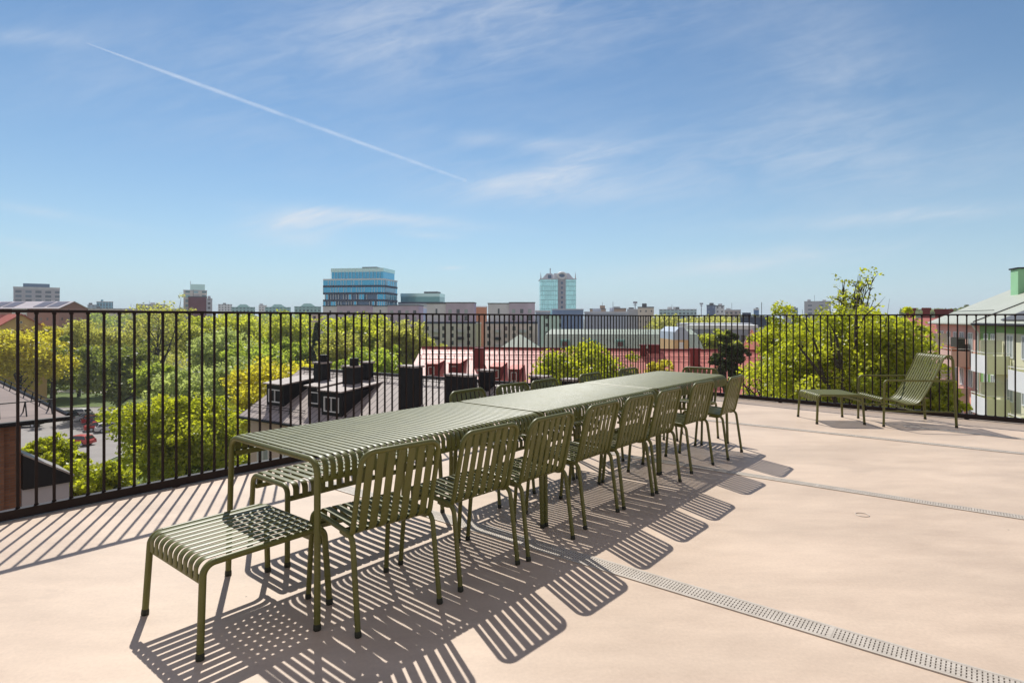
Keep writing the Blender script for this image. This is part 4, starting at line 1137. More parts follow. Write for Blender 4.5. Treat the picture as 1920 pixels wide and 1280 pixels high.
for k in range(40):
    x = .5 + k * 1.08; g.tube([(x, -.7, rzz(.7)), (x, -.9, rzz(.9) + .3)], .025, 5); g.tube([(x, -1.5, rzz(1.5)), (x, -1.8, rzz(1.8) + .3)], .025, 5)
obj('snow_guard', g, REDMET, rh)

# --- green copper roofed buildings behind the red roof
CREAM = plain('cream_plaster', (0.55, 0.48, 0.36))
cb = thing('copper_roof_block', 'long block with a pale green copper mansard roof behind the red roof', 'building', (at(930, 0, 118).x, 118, GZ), R(-4))
wc = at(1312, 0, 118).x - at(930, 0, 118).x
zt = at(0, 618, 118).z - GZ; zb = at(0, 660, 118).z - GZ
obj('wall', MB().box(0, wc, 0, 14, 0, zb), CREAM, cb)
mm = MB().hexa([(9, -.3, zb), (wc + .2, -.3, zb), (wc + .2, 14.3, zb), (9, 14.3, zb), (10, 3.0, zt - 1.0), (wc - .5, 3.0, zt - 1.0), (wc - .5, 11, zt - 1.0), (10, 11, zt - 1.0)])
mm.hexa([(10, 3.0, zt - .98), (wc - .5, 3.0, zt - .98), (wc - .5, 11, zt - .98), (10, 11, zt - .98), (11, 6.4, zt), (wc - 1, 6.4, zt), (wc - 1, 7.6, zt), (11, 7.6, zt)])
obj('roof', mm, COPPER, cb)
obj('pavilion_roof', MB().hexa([(-.4, -.6, zb + .01), (9.6, -.6, zb + .01), (9.6, 9, zb + .01), (-.4, 9, zb + .01), (4.4, 4.0, zt - 1.1), (4.8, 4.0, zt - 1.1), (4.8, 4.4, zt - 1.1), (4.4, 4.4, zt - 1.1)]), COPPER, cb)
for k, xd in enumerate((13, 18.5, 24, 35.5)):
    d = obj('dormer', MB().box(xd, xd + 1.7, .9, 3.2, zb + .8, zb + 2.5), TEAL, cb)
    add_flat_window(d, (xd + .85, .9, zb + 1.0), 0, 1.1, 1.1, GLASS)
for k in range(13):
    for zz in (zb - 2.4, zb - 5.4): add_flat_window(cb, (1.6 + k * 3.0, 0, zz), 0, 1.1, 1.5, GLASS)
OCHRE = plain('ochre_plaster', (0.52, 0.34, 0.17))
BLUEG = plain('pale_blue_sheet', (0.34, 0.39, 0.46))
wg = thing('gable_house', 'ochre house end with a pale blue grey curved gable behind the red roof', 'house', (at(1264, 0, 104).x, 104, GZ), 0)
w_ = at(1291, 0, 104).x - at(1264, 0, 104).x; zg = at(0, 637, 104).z - GZ; zp = at(0, 613, 104).z - GZ
obj('wall', MB().box(0, w_, 0, 10, 0, zg), OCHRE, wg)
obj('gable_wall', MB().prism([(0, -.04, zg), (w_, -.04, zg), (w_ * .96, -.04, zg + 1.4), (w_ * .62, -.04, zp), (w_ * .38, -.04, zp), (w_ * .04, -.04, zg + 1.4)], (0, 10, 0)), BLUEG, wg)
add_flat_window(wg, (w_ / 2, 0, zg - 1.9), 0, .8, 1.5, WHITE)
GREYW = plain('grey_plaster', (0.27, 0.28, 0.32))
t, w, h = block('grey rendered block with a white flat roof right of the gable house', 1288, 1420, 128, 617, 16, GREYW, WHITE, parapet=.9)
for k in range(6):
    for zz in (h - 2.6, h - 5.6, h - 8.6): add_flat_window(t, (1.4 + k * 2.5, 0, zz), 0, .9, 1.4, GLASS)
t, w, h = block('white roofed low hall behind the grey block', 1270, 1410, 150, 609, 20, plain('white_wall', (.55, .55, .55)), SILV, parapet=.4)
pg = thing('pink_gable_house', 'pale pink house with a pointed gable left of the big spring tree', 'house', (at(1390, 0, 72).x, 72, GZ), R(-38))
zg = at(0, 655, 72).z - GZ
obj('wall', MB().box(0, 2.6, 0, 9, 0, zg), plain('pink_plaster', (.60, .38, .30)), pg)
gable(pg, 0, 2.6, 0, 9, zg, 2.5, ROOFGREY, plain('pink_plaster_gable', (.60, .38, .30)), over=.2, axis='y')
t = thing('roof_house', 'low orange red roof below the pink gable house', 'house', (at(1370, 0, 50).x, 50, GZ), R(-20))
zg = at(0, 760, 50).z - GZ
obj('wall', MB().box(0, 9, 0, 9, 0, zg), PINKW, t); gable(t, 0, 9, 0, 9, zg, 3.2, REDROOF, PINKW)

# --- purple topped apartments
LILAC = plain('lilac_panel', (0.44, 0.35, 0.43)); LILAC2 = plain('pale_lilac_panel', (0.62, 0.54, 0.57)); GREYB = plain('grey_beige_facade', (0.48, 0.45, 0.38)); PINKB = plain('pink_beige_facade', (0.56, 0.45, 0.41)); NAVY = plain('navy_band', (0.025, 0.035, 0.065))
GG = 'grey apartment blocks with lilac top storeys'
def apartment(label, xl, xm, xr, ytop, Y, wall, ybase=604, cols=(0,), balc=True):
    a, m_, b = at(xl, 0, Y).x, at(xm, 0, Y).x, at(xr, 0, Y).x
    zt_, zb_ = at(0, ytop, Y).z - GZ, at(0, ybase, Y).z - GZ
    t = thing('apartment_block', label, 'apartment block', (a, Y, GZ), 0, GG)
    w = b - a; wm = m_ - a
    obj('wall', MB().box(-1.0, w + 1.0, -1.2, 14, 0, zb_ - .8), wall, t)
    obj('band', MB().box(-1.0, w + 1.0, -1.3, 14.1, zb_ - .79, zb_), NAVY, t)
    obj('side_storey', MB().box(0, wm, .6, 13, zb_, zt_ - .3), LILAC2, t)
    obj('top_storey', MB().box(wm, w, 0, 13, zb_, zt_), LILAC, t)
    obj('roof', MB().box(wm - .2, w + .2, -.2, 13.2, zt_ + .003, zt_ + .35), ROOFDARK, t)
    obj('side_roof', MB().box(-.2, wm - .21, .4, 13.2, zt_ - .297, zt_ + .05), ROOFDARK, t)
    rows = int((zb_ - 4) / 2.9); n = int((w + 2) / 3.3)
    for r_ in range(min(rows, 4)):
        for k in range(n):
            if balc and k % 3 == 1: continue
            add_flat_window(t, (0.4 + k * 3.3, -1.2, zb_ - 3.4 - r_ * 2.9), 0, 1.25, 1.6, GLASS)
    for k in range(max(1, int((w - wm) / 3.2))):
        add_flat_window(t, (wm + 1.7 + k * 3.2, 0, zb_ + .5), 0, 1.3, 1.9, PALEGLASS if k % 2 else GLASS)
        if zt_ - zb_ > 5.5: add_flat_window(t, (wm + 1.7 + k * 3.2, 0, zb_ + 3.4), 0, 1.3, 1.6, PALEGLASS if k % 2 == 0 else GLASS)
    add_flat_window(t, (wm / 2, .6, zb_ + 3.2), 0, .7, 2.0, GLASS)
    if balc:
        for r_ in range(min(rows, 4)):
            for k in range(1, n, 3):
                o = obj('balcony', MB().box(-.9 + k * 3.3, 1.8 + k * 3.3, -2.5, -1.2, zb_ - 4.2 - r_ * 2.9, zb_ - 3.1 - r_ * 2.9), DMETAL if r_ % 2 else ROOFGREY, t)
    return t
apartment('leftmost lilac topped apartment block, behind the lime tree', 605, 632, 697, 573, 250, GREYB, 605)
apartment('lilac topped block under the blue glass office corner', 698, 727, 785, 573, 246, PINKB, 604)
apartment('lilac topped grey block with dark balconies left of the pink beige one', 800, 836, 889, 568, 235, GREYB, 603)
apartment('rightmost lilac topped block with pink beige facade', 915, 955, 1003, 568, 232, PINKB, 603)
t, w, h = block('small brick orange block squeezed between two lilac topped blocks', 889, 913, 262, 576, 12, plain('orange_brick', (.38, .17, .09)), WHITE, parapet=.5)
t, w, h = block('pale blue stair tower between the lilac topped blocks', 785, 800, 262, 578, 10, plain('pale_blue', (.35, .46, .58)), WHITE)
t, w, h = block('narrow yellow green block between grey and pink beige facades', 893, 902, 228, 607, 8, plain('olive_facade', (.45, .42, .28)), ROOFGREY)
t, w, h = block('pinkish apartment block left of the lilac topped row', 584, 606, 262, 590, 14, grid_mat('pink_grid', (.42, .30, .24), (.48, .35, .28), (.06, .06, .07), 2.6, 2.9, .4, .45), ROOFGREY)

# --- blue glass office
def glass_office(label, xl, xr, Y, tops, setback, rz, depth, floors, fh, name='glass_office'):
    a = at(xl, tops[1], Y); b = at(xr, tops[1], Y); zt_ = a.z - GZ; zt2 = at(0, tops[0], Y + 4).z - GZ
    t = thing(name, label, 'office building', (a.x, Y, GZ), rz)
    return t, b.x - a.x, zt_, zt2
SKYGL = glass_mat('blue_curtain_glass', (0.07, 0.40, 0.62), 0.10, 0.9, 0.8)
SKYGL2 = glass_mat('deep_blue_glass', (0.03, 0.10, 0.20), 0.12, 0.9, 0.3)
PALEGL = glass_mat('pale_green_glass', (0.55, 0.78, 0.74), 0.2, 0.8, 0.6)
FIN = plain('pale_fin', (0.55, 0.62, 0.66), rough=.4)
Yg = 310
a = at(606, 522, Yg); b = at(752, 522, Yg); wg_ = b.x - a.x
bo = thing('glass_office', 'large blue glass office block with dark floor bands and a set back glass top', 'office building', (a.x, Yg, GZ), R(-9))
L1, D1 = 33.5, 20.0
zt = a.z - GZ; fh = 3.72
cor = 3.5
def rounded(x0, x1, y0, y1, c, n=6):
    pts = [(x0, y0)]
    for k in range(n + 1):
        q = math.pi / 2 * k / n; pts.append((x1 - c + c * math.sin(q), y0 + c - c * math.cos(q)))
    return pts + [(x1, y1), (x0, y1)]
out = rounded(0, L1, 0, D1, cor)
core = rounded(.6, L1 - .6, .6, D1, cor - .6)
obj('core', MB().prism([(x, y, 0) for x, y in core], (0, 0, zt - .4)), SKYGL2, bo)
bands = 5
for k in range(bands + 1):
    z = zt - k * fh
    obj('floor_band', MB().prism([(x + (0 if x < 1 else .25), y - (.25 if y < 1 else 0), z - 1.05) for x, y in out], (0, 0, 1.05 if k else .75)), NAVY if k else FIN, bo)
    if k == bands: break
    fins = MB(); gl = MB(); rng_ = random.Random(k)
    path = []
    per = [(0, 0), (L1 - cor, 0)] + [(L1 - cor + cor * math.sin(math.pi / 2 * q / 5), cor - cor * math.cos(math.pi / 2 * q / 5)) for q in range(1, 6)] + [(L1, D1)]
    s0 = 0
    for (p, q) in zip(per[:-1], per[1:]):
        d = Vector((q[0] - p[0], q[1] - p[1], 0)); Ls = d.length; d.normalize(); n_ = Vector((d.y, -d.x, 0))
        m_ = max(1, int(round(Ls / 1.45)))
        for i in range(m_):
            c0 = Vector((p[0], p[1], 0)) + d * (Ls * i / m_); c1 = Vector((p[0], p[1], 0)) + d * (Ls * (i + 1) / m_)
            lit = (k <= 1 or p[0] > L1 * .72 or rng_.random() < .35)
            if lit:
                gl.hexa([c0 + Vector((0, 0, z - fh)), c1 + Vector((0, 0, z - fh)), c1 - n_ * .15 + Vector((0, 0, z - fh)), c0 - n_ * .15 + Vector((0, 0, z - fh)),
                         c0 + Vector((0, 0, z - 1.05)), c1 + Vector((0, 0, z - 1.05)), c1 - n_ * .15 + Vector((0, 0, z - 1.05)), c0 - n_ * .15 + Vector((0, 0, z - 1.05))])
            if rng_.random() < .75:
                e0, e1 = c0 - d * .10 + n_ * .12, c0 + d * .10 + n_ * .12
                fins.hexa([e0 + Vector((0, 0, z - fh)), e1 + Vector((0, 0, z - fh)), e1 - n_ * .35 + Vector((0, 0, z - fh)), e0 - n_ * .35 + Vector((0, 0, z - fh)),
                           e0 + Vector((0, 0, z - 1.06)), e1 + Vector((0, 0, z - 1.06)), e1 - n_ * .35 + Vector((0, 0, z - 1.06)), e0 - n_ * .35 + Vector((0, 0, z - 1.06))])
    obj('glazing', gl, SKYGL, bo); obj('fins', fins, FIN, bo)
zt2 = zt + 5.4
obj('top_storey', MB().box(3.5, L1 - 1.2, 2.5, D1 - 1, zt - .3, zt + 3.4), SKYGL, bo)
obj('glass_parapet', MB().box(3.3, L1 - 1.0, 2.3, D1 - .8, zt + 3.41, zt2), PALEGL, bo)
obj('roof_plant', MB().box(20, 28, 4, D1 - 4, zt2 + .003, zt2 + .7), ROOFDARK, bo)
pf = MB()
for k in range(15): pf.box(3.3 + k * 1.95 - .06, 3.3 + k * 1.95 + .06, 2.2, 2.29, zt - .2, zt2)
obj('mullions', pf, FIN, bo)

a = at(753, 566, 335); g2 = thing('low_glass_office', 'lower glass office with a pale glass top right of the blue one', 'office building', (a.x, 335, GZ), R(-6))
h2 = a.z - GZ; w2 = at(831, 0, 335).x - a.x
obj('wall', MB().box(-2, w2, 0, 16, 0, h2 - .9), FIN, g2)
obj('cornice', MB().box(-2, w2 + .4, -.4, 16.4, h2 - .89, h2 - .1), NAVY, g2)
obj('top_storey', MB().box(-1, w2 - 2.0, 1.5, 15, h2 - .09, h2 + 3.0), glass_mat('green_glass', (.14, .34, .34), .15, .9, .6), g2)
obj('glass_parapet', MB().box(-1.1, w2 - 1.9, 1.4, 15.1, h2 + 3.01, h2 + 4.9), PALEGL, g2)
obj('roof_plant', MB().box(12, 20, 4, 12, h2 + 4.903, h2 + 6.0), ROOFDARK, g2)

# --- tall teal glass tower with the round eye
Yt = 400
a = at(1013, 524, Yt); b = at(1080, 524, Yt); wt = b.x - a.x; ht = a.z - GZ
TEALG = grid_mat('teal_curtain_wall', (.16, .32, .32), (.18, .34, .34), (.46, .84, .86), 1.5, 3.1, .90, .90, rough=.3, grough=.12, vary=.12, mirror=.85)
CONC = plain('grey_stone_cladding', (.30, .30, .33))
tw = thing('glass_tower', 'tall teal glass tower with a grey stone stair shaft and a white ring on top', 'tower', (a.x, Yt, GZ), 0)
obj('wall', MB().box(0, wt, 0, 20, 0, ht), TEALG, tw)
sx0, sx1 = wt * .495, wt * .71
sh = obj('shaft', MB().box(sx0, sx1, -1.0, 3, 0, ht + 1.0), CONC, tw)
for k in range(9): add_flat_window(sh, ((sx0 + sx1) / 2, -1.0, ht - 3.2 - k * 3.3), 0, 1.3, 1.7, SKYGL2)
obj('cornice', MB().box(-.3, sx0 - .01, -.3, 20.3, ht + .003, ht + .7).box(sx1 + .01, wt + .3, -.3, 20.3, ht + .003, ht + .7), SILV, tw)
cr_ = MB().hexa([(1.2, 1, ht + .71), (9.5, 1, ht + .71), (9.5, 18, ht + .71), (1.2, 18, ht + .71), (4.6, 3, ht + 4.4), (8.3, 3, ht + 4.4), (8.3, 16, ht + 4.4), (4.6, 16, ht + 4.4)])
cr_.hexa([(14.5, 1, ht + .71), (wt - 1.5, 1, ht + .71), (wt - 1.5, 18, ht + .71), (14.5, 18, ht + .71), (14.5, 3, ht + 4.6), (wt - 4.6, 3, ht + 4.6), (wt - 4.6, 16, ht + 4.6), (14.5, 16, ht + 4.6)])
cr_.box(9.6, 14.4, 1.5, 17, ht + .72, ht + 4.4)
obj('crown_roof', cr_, SILV, tw)
ring = MB().tube([((sx0 + sx1) / 2 + 2.75 * math.cos(q / 24 * 6.2832), -1.1, ht + 2.6 + 1.95 * math.sin(q / 24 * 6.2832)) for q in range(25)], .8, 8)
obj('ring', ring, WHITE, tw)
obj('eye_glass', MB().prism([((sx0 + sx1) / 2 + 2.6 * math.cos(q / 20 * 6.2832), -.9, ht + 2.6 + 1.8 * math.sin(q / 20 * 6.2832)) for q in range(20)], (0, 1.5, 0)), SKYGL2, tw)
for x in (.3, wt - .5):
    obj('corner_blade', MB().prism([(x - .3, 0, ht + .71), (x + .6, 0, ht + .71), (x, 0, ht + 5.5)], (0, .6, 0)), SILV, tw)
obj('mast', MB().tube([(7.2, 6, ht + 4.4), (7.2, 6, ht + 8.2)], .35, 8), CONC, tw)
obj('skylight', MB().prism([(5.4, .7, ht + .8), (7.6, .7, ht + .8), (7.6, .7, ht + 3.2), (5.4, .7, ht + 3.2)], (0, 2, 0)), SKYGL2, tw)
t, w, h = block('blue metal roofed hall at the foot of the teal tower', 1035, 1094, 300, 581, 20, plain('blue_sheet', (.16, .23, .36)), SILV, parapet=.5)
t, w, h = block('low white roofed building left of the teal tower foot', 1004, 1032, 280, 585, 16, plain('blue_grey_wall', (.25, .30, .38)), SILV, parapet=.8)
t, w, h = block('pale teal apartment block below the tower', 1012, 1052, 215, 592, 12, grid_mat('pale_teal_grid', (.33, .43, .40), (.38, .47, .44), (.08, .1, .1), 5, 2.9, .18, .45), ROOFGREY)

# --- left side: office, brick apartments, ochre house
t, w, h = block('wide grey office block on the left skyline with a plant room on its roof', 25, 112, 450, 541, 30, grid_mat('grey_office_grid', (.26, .25, .27), (.29, .28, .30), (.10, .14, .19), 6.0, 3.4, .62, .55), ROOFGREY, parapet=1.6)
obj('plant_room', MB().box(w * .2, w * .78, 6, 24, h + 1.61, h + 4.6), SKYGL2, t)
BRN = plain('brown_brick', (.26, .12, .09)); SOLAR = glass_mat('solar_panel', (.17, .15, .17), .3, .4)
bb = thing('brick_apartments', 'long brown brick apartment block with solar panels on its low roof', 'apartment block', (at(-60, 0, 195).x, 195, GZ), R(-8))
wb_ = at(133, 0, 195).x - at(-60, 0, 195).x; hb = at(0, 578, 190).z - GZ
obj('wall', MB().box(0, wb_, 0, 11, 0, hb), grid_mat('brown_grid', (.25, .115, .085), (.28, .13, .10), (.30, .22, .2), 2.4, 2.8, .28, .3), bb)
obj('white_bay', MB().box(17, 22.5, -.25, 0.0, 0, hb), plain('white_bay', (.6, .56, .54)), bb)
gable(bb, 0, wb_, 0, 11, hb, 2.3, plain('pale_sheet', (.45, .40, .40), rough=.4), BRN, over=.3)
for k in range(6):
    x = 2 + k * 5.2 + (1 if k > 2 else 0)
    s_ = 2.3 / 5.5
    if k == 3: continue
    obj('solar_panel', MB().hexa([(x, .7, hb + .7 * s_ + .2), (x + 4.2, .7, hb + .7 * s_ + .2), (x + 4.2, 4.9, hb + 4.9 * s_ + .2), (x, 4.9, hb + 4.9 * s_ + .2), (x, .7, hb + .7 * s_ + .28), (x + 4.2, .7, hb + .7 * s_ + .28), (x + 4.2, 4.9, hb + 4.9 * s_ + .28), (x, 4.9, hb + 4.9 * s_ + .28)]), SOLAR, bb)
yh_ = thing('ochre_house', 'ochre gabled house with a red tiled roof behind the yellow green tree', 'house', (at(-12, 0, 118).x, 118, GZ), R(50))
wy = 8.6; hy = at(0, 617, 121).z - GZ
OCH = plain('ochre_render', (.45, .31, .13))
obj('wall', MB().box(0, wy, 0, 12, 0, hy), OCH, yh_)
gable(yh_, 0, wy, 0, 12, hy, 3.0, plain('red_tiles', (.30, .07, .045)), OCH, over=.35, axis='y')
obj('canopy', MB().hexa([(2.3, -.6, hy - .7), (6.4, -.6, hy - .7), (5.9, -.02, hy - .25), (2.8, -.02, hy - .25), (2.3, -.6, hy - .6), (6.4, -.6, hy - .6), (5.9, -.02, hy - .15), (2.8, -.02, hy - .15)]), REDMET, yh_)
for x in (1.0, 3.4, 5.4, 7.5): add_window(yh_, (x, -.01, hy - 2.1), 0, .75, 1.05, WHITE, PALEGLASS, 1)
add_window(yh_, (wy / 2, -.01, hy + 1.2), 0, .4, .45, WHITE, GLASS, 0)
t = thing('red_roof_cottage', 'dark red tiled roof left of the ochre gable', 'house', (at(-70, 0, 128).x, 128, GZ), R(8))
obj('wall', MB().box(0, 9.5, 0, 8, 0, hy - .5), OCH, t); gable(t, 0, 9.5, 0, 8, hy - .5, 3.4, plain('dark_red_tiles', (.20, .04, .03)), OCH)

# --- far skyline
gA = lambda n, w1, g, cw=3.2, ch=3.0, fw=.5, fh_=.5: grid_mat(n, w1, [q * 1.1 for q in w1], g, cw, ch, fw, fh_)
def sky(label, x0, x1, Y, yt, d, mat, roof=ROOFGREY, par=.6):
    t, w, h = block(label, x0, x1, Y, yt, d, mat, roof, parapet=par)
    rr = random.Random(x0 * 7 + x1)
    z = h + par + .003
    for k in range(max(1, min(4, int(w / 9)))):
        bw = min(w * .5, rr.uniform(2, 5)); bx_ = rr.uniform(.3, max(.4, w - bw - .3)); by = rr.uniform(1, d * .5); bh = rr.uniform(.8, 2.2)
        obj('roof_plant', MB().box(bx_, bx_ + bw, by, by + 3, z, z + bh), rr.choice([ROOFGREY, ROOFDARK, mat]), t)
    if w > 10 and rr.random() < .7:
        xx = rr.uniform(.2, .8) * w; obj('aerial', MB().tube([(xx, 4, z), (xx, 4, z + rr.uniform(3, 6))], .12, 5), ROOFDARK, t)
    return t, w, h
sky('small blue green glass block on the left skyline', 181, 212, 600, 566, 20, gA('blue_green_grid', (.10, .25, .32), (.05, .12, .2), 2.5, 3.4, .6, .7))
sky('lower grey glass wing left of the blue green block', 164, 182, 600, 572, 20, gA('grey_glass_grid', (.25, .32, .36), (.1, .15, .2)))
sky('long low beige block running behind the park trees', 132, 345, 420, 579, 30, gA('long_beige_grid', (.42, .34, .28), (.10, .09, .09), 4, 3, .35, .4))
sky('low greenish grey block behind the half bare tree', 255, 313, 560, 571, 20, gA('green_grey_grid', (.30, .34, .32), (.12, .15, .15)))
t, w, h = sky('pale tower with teal glass floors on the left skyline', 344, 388, 400, 545, 18, gA('pale_tower_grid', (.45, .43, .38), (.25, .42, .44), 5, 3.2, .55, .6))
obj('penthouse', MB().box(4, 13, 3, 14, h + .61, h + 4.8), PALEGL, t); obj('mast', MB().tube([(4.2, 5, h + 4.8), (4.2, 5, h + 7.0)], .15, 6), CONC, t)
sky('dark red block in front of the pale tower', 353, 388, 392, 557, 12, plain('dark_red_wall', (.13, .03, .04)), ROOFDARK)
sky('grey striped block right of the dark red block', 387, 398, 396, 561, 12, gA('grey_striped_grid', (.3, .3, .33), (.1, .1, .12)))
sky('small white block right of the pale tower', 409, 435, 700, 571, 20, gA('white_small_grid', (.5, .48, .47), (.2, .2, .22)))
def domed(label, x0, x1, Y, yt):
    t, w, h = block(label, x0, x1, Y, yt, 20, gA('domed_grid_%d' % x0, (.20, .34, .32), (.08, .14, .14)), TEAL, name='humped_roof_building', parapet=.8)
    dm = MB(); dm.hexa([(w * .22, 2, h + .803), (w * .8, 2, h + .803), (w * .8, 12, h + .803), (w * .22, 12, h + .803), (w * .36, 5, h + 3.6), (w * .62, 5, h + 3.6), (w * .62, 9, h + 3.6), (w * .36, 9, h + 3.6)]); obj('hump_roof', dm, TEAL, t)
domed('teal roofed building with a low humped roof, leftmost of the three', 434, 478, 560, 577)
domed('teal roofed building with a low humped roof, middle of the three', 497, 545, 560, 577)
domed('teal roofed building with a low humped roof by the lilac blocks', 552, 602, 520, 576)
sky('white block standing between the teal humped roofs', 485, 500, 720, 573, 20, gA('white_mid_grid', (.52, .48, .46), (.2, .2, .22)))
sky('brown beige block right of the tower with rooftop boxes', 1106, 1136, 380, 580, 16, plain('brown_beige', (.40, .28, .2)), ROOFDARK, .5)
sky('second brown beige block right of the tower', 1146, 1174, 390, 579, 16, plain('brown_beige_two', (.38, .27, .2)), ROOFDARK, .5)
sky('long hall with a glaring white roof right of the tower', 1096, 1178, 300, 587, 24, plain('grey_blue_wall', (.36, .39, .45)), SILV, .8)
sky('small grey block with a round top left of the beige block', 1176, 1196, 340, 581, 14, plain('grey_block_wall', (.33, .33, .34)), ROOFGREY)
sky('beige block with small windows on the mid skyline', 1196, 1226, 330, 577, 14, gA('beige_small_grid', (.45, .38, .3), (.1, .1, .1), 3, 3, .25, .35), ROOFDARK)
sky('very long pale teal block on the right skyline', 1236, 1306, 480, 581, 24, gA('long_teal_grid', (.28, .38, .38), (.10, .15, .17), 3, 3, .6, .5))
sky('dark blue block with a white side on the right skyline', 1325, 1341, 420, 573, 14, gA('navy_block_grid', (.06, .09, .18), (.25, .3, .4), 3, 3.1, .35, .4), ROOFDARK)
sky('white half of the dark blue block', 1341.3, 1358, 420, 574, 14, gA('white_half_grid', (.5, .5, .52), (.14, .16, .2), 3, 3.1, .35, .4), ROOFDARK)
sky('low brown grey block right of the white and blue block', 1358.5, 1389, 440, 582, 14, gA('brown_grey_grid', (.28, .23, .21), (.1, .1, .1)))
sky('slim blue tower block with a white cap', 1413, 1423, 500, 581, 10, plain('blue_tower_wall', (.05, .14, .30)), WHITE, 1.2)
sky('dark blue shed roof in front of the slim blue tower', 1388, 1445, 230, 596, 14, plain('dark_navy_wall', (.035, .045, .08)), ROOFDARK)
sky('grey block with a blue wing left of the big spring tree', 1469, 1484, 600, 575, 14, plain('mid_grey_wall', (.27, .26, .27)))
sky('blue green wing right of the grey block', 1484.5, 1496, 600, 578, 12, plain('blue_green_wall', (.08, .2, .24)))
sky('large plain grey block behind the spring tree top', 1508, 1558, 520, 566, 24, gA('plain_grey_grid', (.30, .29, .30), (.16, .2, .25), 9, 3.5, .35, .4))
sky('beige grey block half hidden by the upright leafy tree', 1583, 1629, 520, 569, 20, gA('beige_grey_grid', (.36, .31, .28), (.2, .17, .15)))
block('dark red low house beyond the spring tree', 1698, 1716, 120, 582, 10, REDMET, REDMET)
block('dark red tall chimney block beyond the spring tree', 1730, 1744, 110, 582, 6, REDMET, REDMET)
block('dark red stepped house left of the pink house', 1753, 1786, 118, 584, 10, REDMET, REDMET)
t = thing('pink_roof_house', 'small pink house with a pink red roof behind the spring tree', 'house', (at(1690, 0, 90).x, 90, GZ), R(-15))
zg = at(0, 630, 90).z - GZ
obj('wall', MB().box(0, 8, 0, 8, 0, zg), plain('pink_wall_small', (.5, .26, .22)), t); gable(t, 0, 8, 0, 8, zg, 2.6, plain('pink_red_roof', (.42, .14, .12)), plain('pink_wall_gable', (.5, .26, .22)))
for lb, px_, Y_, y0_, y1_ in (('lamp mast with a square floodlight frame on the mid skyline', 1191, 400, 569, 592), ('thin mast with a small head right of the teal block', 1315, 480, 571, 590)):
    p = at(px_, y1_, Y_); q = at(px_, y0_, Y_)
    t = thing('light_mast', lb, 'mast', (p.x, Y_, GZ))
    obj('pole', MB().tube([(0, 0, 0), (0, 0, q.z - GZ)], .3, 6), CONC, t)
    obj('head', MB().box(-1.4, 1.4, -.3, .3, q.z - GZ, q.z - GZ + 1.4).box(-1.0, 1.0, -.2, .2, q.z - GZ - 1.2, q.z - GZ - .7), CONC, t)

# --- pink and green street houses on the right
dF = Vector((.366, .931, 0)).normalized(); rzF = math.atan2(dF.y, dF.x)
# local x runs along the street away from us, local y = inwards (away from the street front)
G0 = Vector((32.3, 38, GZ))
PINK = plain('pink_house_render', (.58, .33, .265)); LIMEW = plain('lime_house_render', (.53, .51, .36)); GREENSHADE = plain('green_wall_shade', (.16, .28, .09))
GROOF = seam_mat('green_sheet_roof', (.38, .39, .31), (.49, .50, .41), .5, 0, rough=.42, spec=.5, dark=.62)
PANEL = plain('pale_balcony_panel', (.62, .62, .59)); GPANEL = plain('green_balcony_panel', (.56, .57, .40)); SCREEN = plain('grey_green_screen', (.46, .47, .38)); PPANEL = plain('pink_balcony_panel', (.50, .33, .28))
RAILM = plain('white_rail', (.55, .55, .52), rough=.4)
eave = 1.15 - GZ
def street_house(label, s0, s1, wall, inset, name):
    """front faces local +y after the turn, so inward is -y"""
    t = thing(name, label, 'apartment house', (G0.x, G0.y, GZ), rzF)
    obj('wall', MB().box(s0, s1, -14 - inset, -inset, 0, eave), wall, t)
    return t
def front_window(t, s, z, w, h, y=0.0, mull=1):
    add_window(t, (s, y, z - GZ), math.pi, w, h, WHITE, PALEGLASS, mull)
ph = street_house('pink apartment house with a pale green metal roof at the right', 5.3, 15.9, PINK, 0.05, 'pink_house')
gh = street_house('lime green apartment house with pale balconies at the right edge', -16, 5.25, LIMEW, 0.0, 'green_house')
obj('eave_shade', MB().box(-16, 5.25, 0.0, .03, eave - .75, eave - .02), GREENSHADE, gh)  # darker green strip paints the shade below the eave onto the wall
obj('side_shade', MB().box(2.6, 5.2, 0.0, .025, eave - 8.5, eave - .76), GREENSHADE, gh)  # darker green panel paints the shade at this end of the wall
def sroof(t, s0, s1, rise, over=.45, mat=GROOF):
    mb = MB(); zr_ = eave + rise; zo = eave - over * rise / 7
    for y0, ym in ((over, -7), (-14 - over, -7)):
        mb.hexa([(s0, y0, zo), (s1, y0, zo), (s1, ym, zr_), (s0, ym, zr_), (s0, y0, zo + .12), (s1, y0, zo + .12), (s1, ym, zr_ + .12), (s0, ym, zr_ + .12)])
    return obj('roof', mb, mat, t)
sroof(ph, 5.3, 16.2, 3.3); sroof(gh, -16, 5.28, 3.3)
for x in (15.7, ):
    obj('gable_wall', MB().prism([(x, -.05, eave), (x, -7, eave + 3.28), (x, -13.95, eave)], (.2, 0, 0)), PINK, ph)
obj('gutter', MB().tube([(5.3, .5, eave - .2), (16.2, .5, eave - .2)], .09, 8), GROOF, ph)
obj('gutter', MB().tube([(-16, .5, eave - .2), (5.25, .5, eave - .2)], .09, 8), DMETAL, gh)
obj('downpipe', MB().tube(fillet([(5.2, .5, eave - .25), (5.2, .12, eave - .9), (5.2, .12, 0)], .15), .06, 8), RAILM, gh)
obj('solar_roof', MB().hexa([(-16, .2, eave + .09), (1.0, .2, eave + .09), (1.0, -3.0, eave + 1.60), (-16, -3.0, eave + 1.60), (-16, .2, eave + .16), (1.0, .2, eave + .16), (1.0, -3.0, eave + 1.67), (-16, -3.0, eave + 1.67)]), seam_mat('dark_tile_roof', (.055, .055, .06), (.085, .085, .09), .3, 1, rough=.5, dark=.5), gh)
